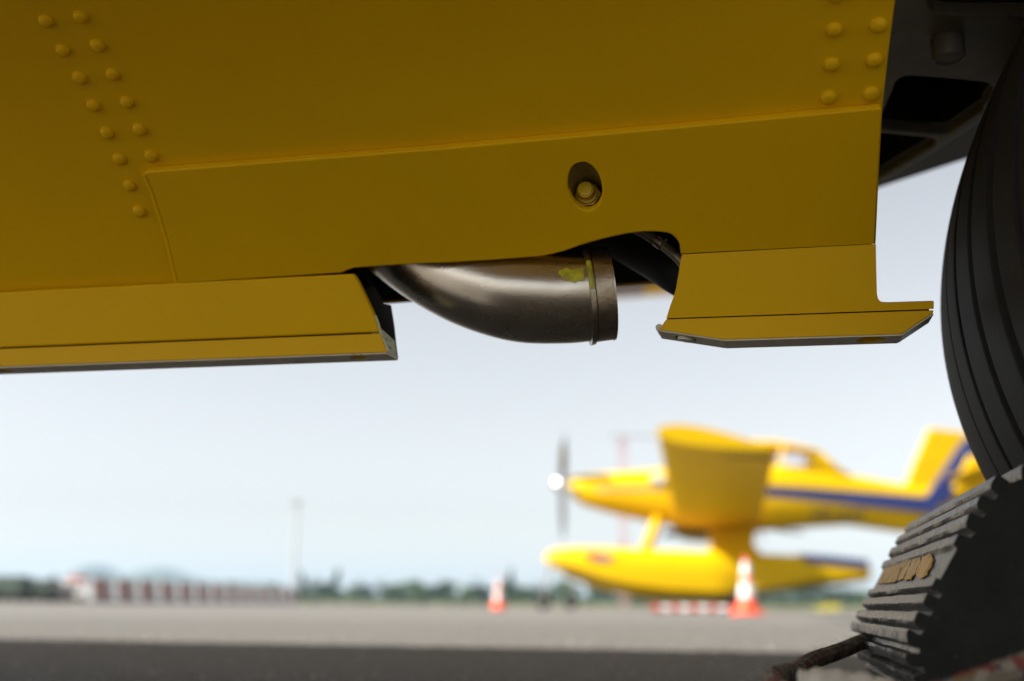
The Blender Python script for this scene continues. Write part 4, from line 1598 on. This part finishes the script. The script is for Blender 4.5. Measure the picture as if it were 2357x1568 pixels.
# wheels
def small_wheel(px, Y, r, par, fork_to=None):
    base = F(px, 1393, Y)
    c = Vector((base.x, Y, r))
    wheel_ = bpy.data.objects.new('wheel', None)
    col.objects.link(wheel_)
    wheel_.parent = par
    wheel_.location = c - origin_of(par)
    v, f = lathe([(-.07, r * .5), (-.08, r * .8), (-.05, r), (.05, r), (.08, r * .8), (.07, r * .5)], c, Vector((0, 1, 0)), 28)
    link('tyre', mesh('tyre', v, f), M_rubber, wheel_, smooth=True)
    v, f = lathe([(-.075, .001), (-.075, r * .5), (.075, r * .5), (.075, .001)], c, Vector((0, 1, 0)), 20)
    link('rim', mesh('rim', v, f), M_cart2, wheel_, smooth=True)
    if fork_to:
        tube('gear_leg', [c + Vector((0, -.1, 0)), c + Vector((0.02, -.1, r + .1)), fork_to], 0.03, M_gear, par, 8)
small_wheel(1252, NYc, 0.17, nf, F(1272, 1280, NYc))
small_wheel(1314, D0 + 1.45, 0.17, ff, F(1290, 1290, D0 + 1.45))
small_wheel(1680, NYc, 0.24, nf, F(1690, 1360, NYc))
small_wheel(1700, D0 + 1.45, 0.24, ff, F(1700, 1360, D0 + 1.45))

# ------------------------------------------------------------------ traffic cones
def cone(px, Y, h, label):
    p = F(px, 1393, Y)
    t = empty('traffic_cone', label, 'traffic cone', (p.x, Y, -0.006), 'orange and white traffic cones on the apron')
    base = Vector((p.x, Y, -0.006))
    vs, fs = boxpts(base + fz * 0.02, (h * 0.52, h * 0.52, 0.04))
    b = link('base', mesh('base', vs, fs), M_orange, t)
    bevel(b, 0.012)
    def r(z):
        return (0.185 - 0.15 * z) * h
    def seg(name, z0, z1, m, x=0.0):
        v, f = lathe([(z0 * h, r(z0) - .01), (z0 * h, r(z0) + x), (z1 * h, r(z1) + x), (z1 * h, r(z1) - .01)], base, fz, 28)
        return link(name, mesh(name, v, f), m, t, smooth=True)
    seg('body', 0.04, 1.0, M_orange)
    seg('reflective_band', 0.30, 0.55, M_white, 0.004)
    seg('reflective_band', 0.68, 0.90, M_white, 0.004)
    v, f = lathe([(0.04 * h, .001), (0.04 * h, h * 0.22), (0.16 * h, h * 0.19), (0.18 * h, r(.18))], base, fz, 28)
    link('base_weight', mesh('base_weight', v, f), M_orange, t, smooth=True)
cone(1720, 15.0, 0.74, 'large orange and white traffic cone in front of the float of the far floatplane')
cone(1147, 27.0, 0.72, 'smaller looking traffic cone standing left of the nose of the far floatplane')

# low red and white pole lying under the far floatplane
pr = empty('barrier_pole', 'low red and white pole lying on blocks under the parked floatplane', 'barrier pole', (F(1585, 1393, 20).x, 20, -0.006))
for k in range(9):
    x0 = F(1500 + 21.5 * k, 1393, 20).x
    x1 = F(1500 + 21.5 * (k + 1), 1393, 20).x
    tube('red_section' if k % 2 == 0 else 'white_section', [Vector((x0 + .002, 20, 0.06)), Vector((x1 - .002, 20, 0.06))], 0.05, M_red if k % 2 == 0 else M_white, pr, 14)
for px_ in (1510, 1670):
    box('block', (F(px_, 1393, 20).x, 20, 0.0), (0.12, 0.2, 0.03), M_cart2, pr)

# yellow flower clump
def clump():
    rnd = random.Random(21)
    c = F(1909, 1393, 60)
    mb = MB()
    for k in range(260):
        p = Vector((c.x + rnd.gauss(0, 0.33), 60 + rnd.gauss(0, 0.3), abs(rnd.gauss(0.0, 0.13))))
        a = Vector((rnd.gauss(0, 1), rnd.gauss(0, 1), rnd.gauss(0, 1))).normalized() * 0.06
        b = Vector((rnd.gauss(0, 1), rnd.gauss(0, 1), rnd.gauss(0, 1))).normalized() * 0.06
        i = len(mb.v)
        mb.v += [p + a, p + b, p - a, p - b]
        mb.f.append((i, i + 1, i + 2, i + 3))
    me = bpy.data.meshes.new('flower_clump')
    me.from_pydata([tuple(v) for v in mb.v], [], mb.f)
    t = link('flower_clump', me, M_flower)
    tag(t, 'low yellow flowering clump on the apron edge between the near cone and the chock', 'plant')
clump()

# ------------------------------------------------------------------ red and white barriers on the left
M_bwhite = mat('haze_dulled_white', (0.42, 0.42, 0.41), 0.6)  # white dulled in its colour for haze and shadow over the barriers
M_bred = mat('haze_dulled_red', (0.36, 0.10, 0.075), 0.6)  # red dulled the same way; lattice mast and roof box share it
B0 = F(205, 1393, 62)
B1 = F(684, 1393, 100)
NB = 13
names = ['nearest', 'second', 'third', 'fourth', 'fifth', 'sixth', 'seventh', 'eighth', 'ninth', 'tenth', 'eleventh', 'twelfth', 'farthest']
for k in range(NB):
    a = B0.lerp(B1, k / NB)
    b = B0.lerp(B1, (k + 0.86) / NB)
    a.z = b.z = 0
    d = (b - a).normalized()
    n = Vector((0, 0, 1)).cross(d).normalized()
    c = (a + b) / 2
    ln = (b - a).length
    t = empty('barrier', '%s red and white striped barrier in the long row left of the tree line' % names[k], 'barrier', (c.x, c.y, -0.006), 'red and white barriers in a row')
    hgt = 1.32
    ring0 = [a + n * 0.25 + fz * 0.14, a - n * 0.25 + fz * 0.14, a - n * 0.14 + fz * 0.5, a - n * 0.08 + fz * hgt, a + n * 0.08 + fz * hgt, a + n * 0.14 + fz * 0.5]
    ring1 = [p + (b - a) for p in ring0]
    MB().add(loft([ring0, ring1])).build('body', M_bwhite, t)
    for sgn in (-1, 1):
        w = ln * 0.44
        q = []
        for (s, z, o_) in ((0.02, hgt - .005, .082), (0.02 + 0.44, hgt - .005, .082), (0.20 + 0.44, 0.5, .142), (0.24 + 0.44, 0.16, .246), (0.24, 0.16, .246), (0.20, 0.5, .142)):
            q.append(a + d * (s * ln) + n * sgn * (o_ + 0.006) + fz * z)
        m_ = MB()
        m_.v = q + [p - n * sgn * 0.01 for p in q]
        m_.f = [(0, 1, 2, 5), (5, 2, 3, 4)] + [(i, (i + 1) % 6, (i + 1) % 6 + 6, i + 6) for i in range(6)] + [(11, 8, 7, 6), (10, 9, 8, 11)]
        m_.build('red_stripe', M_bred, t)
    fo = MB().add(boxpts((a + b) / 2 + fz * 0.065, (ln * 0.96, 0.56, 0.15), ax=d, ay=n))
    fo.build('foot', M_cart2, t)

# mast, antenna mast
def mast(px, ytop, Y, r, label, head):
    p = F(px, 1393, Y)
    top = F(px, ytop, Y).z
    t = empty('light_mast', label, 'mast', (p.x, Y, -0.03))
    tube('pole', [Vector((p.x, Y, -.03)), Vector((p.x, Y, top))], [r, r * 0.6], M_pole, t, 10)
    for s in (-1, 0, 1):
        box('floodlight', (p.x + s * head * 0.4, Y - 0.1, top), (head * 0.34, 0.3, head * 0.7), M_pole, t)
mast(672, 1158, 150, 0.28, 'slender grey floodlight mast rising behind the far end of the barriers', 1.3)
pm = F(1438, 1393, 120)
M_mastw = mat('faded_pink_paint', (0.40, 0.22, 0.22), 0.6)
am = empty('antenna_mast', 'red and white lattice mast with a crossbar behind the nose of the far floatplane', 'mast', (pm.x, 120, -0.03))
topz = F(1430, 1004, 120).z
nseg = 10
for k in range(nseg):
    z0, z1 = topz * k / nseg, topz * (k + 1) / nseg
    mb = MB()
    for sx, sy in ((-1, -1), (1, -1), (1, 1), (-1, 1)):
        mb.add(tubepts([Vector((pm.x + sx * .3, 120 + sy * .3, z0)), Vector((pm.x + sx * .3, 120 + sy * .3, z1))], 0.045, 6))
    for q in range(3):
        za, zb_ = z0 + (z1 - z0) * q / 3, z0 + (z1 - z0) * (q + 1) / 3
        mb.add(tubepts([Vector((pm.x - .3, 119.7, za)), Vector((pm.x + .3, 119.7, zb_))], 0.03, 5))
        mb.add(tubepts([Vector((pm.x + .3, 120.3, za)), Vector((pm.x - .3, 120.3, zb_))], 0.03, 5))
    mb.build('lattice_section', M_bred if k % 2 else M_mastw, am)
MB().add(boxpts(Vector((pm.x + 1.0, 120, topz)), (5.0, 0.25, 0.3))).build('crossbar', M_pole, am)

# ------------------------------------------------------------------ ground equipment at the far left
def cart(px, Y, w, h, m, label):
    p = F(px, 1393, Y)
    t = empty('equipment_trailer', label, 'trailer', (p.x, Y, -0.006))
    box('body', (p.x, Y, 0.35 + h / 2), (w, 1.3, h), m, t, 0.05)
    box('roof', (p.x, Y, 0.37 + h + 0.03), (w * 0.94, 1.2, 0.06), M_cart2, t)
    for k in range(3):
        box('side_panel', (p.x + w * (k - 1) * 0.31, Y - 0.66, 0.35 + h * 0.5), (w * 0.27, 0.03, h * 0.7), m, t)
    for sx in (-1, 1):
        for sy in (-1, 1):
            c = Vector((p.x + sx * w * 0.33, Y + sy * 0.6, 0.22 - 0.006))
            v, f = lathe([(-.08, .001), (-.08, .14), (-.07, .22), (.07, .22), (.08, .14), (.08, .001)], c, Vector((0, 1, 0)), 20)
            link('wheel', mesh('wheel', v, f), M_rubber, t, smooth=True)
    tube('tow_bar', [Vector((p.x + w / 2, Y, 0.35)), Vector((p.x + w / 2 + 0.8, Y, 0.25))], 0.04, M_cart2, t, 8)
cart(18, 58, 1.7, 0.85, M_cart, 'dark green equipment trailer at the left edge of the apron')
cart(92, 60, 1.5, 0.72, M_cart, 'middle green trailer left of the small grey trailer')
cart(140, 64, 0.9, 0.6, M_cart2, 'small grey trailer between the green trailers and the white van')
def van():
    Y = 66
    p = F(176, 1393, Y)
    t = empty('van', 'small white van with an orange roof box left of the barriers', 'van', (p.x, Y, -0.006))
    rings = []
    for y, s in ((Y - .75, .96), (Y - .6, 1), (Y + .6, 1), (Y + .75, .96)):
        rings.append([Vector((p.x + x * s, y, z)) for x, z in ((-1.0, .28), (1.0, .28), (1.02, .62), (.62, .78), (.35, 1.16), (-.9, 1.18), (-1.02, .7))])
    b = MB().add(loft(rings)).build('body', M_white, t)
    bevel(b, 0.05)
    plate('side_window', [Vector((p.x + x, Y - .765, z)) for x, z in ((-.75, .78), (.42, .78), (.25, 1.06), (-.75, 1.06))], Vector((0, 1, 0)), 0.02, M_black, t)
    box('roof_box', (p.x - .1, Y, 1.33), (0.9, 0.8, 0.28), M_bred, t, 0.04)
    for sx in (-.6, .6):
        for sy in (-.68, .68):
            c = Vector((p.x + sx, Y + sy, 0.24))
            v, f = lathe([(-.08, .001), (-.08, .14), (-.07, .246), (.07, .246), (.08, .14), (.08, .001)], c, Vector((0, 1, 0)), 20)
            link('wheel', mesh('wheel', v, f), M_rubber, t, smooth=True)
    v, f = lathe([(0, .001), (0, .07), (.03, .06), (.03, .001)], Vector((p.x + 1.0, Y - .5, 0.55)), Vector((1, 0, 0)), 14)
    link('headlight', mesh('headlight', v, f), M_chrome, t, smooth=True)
van()
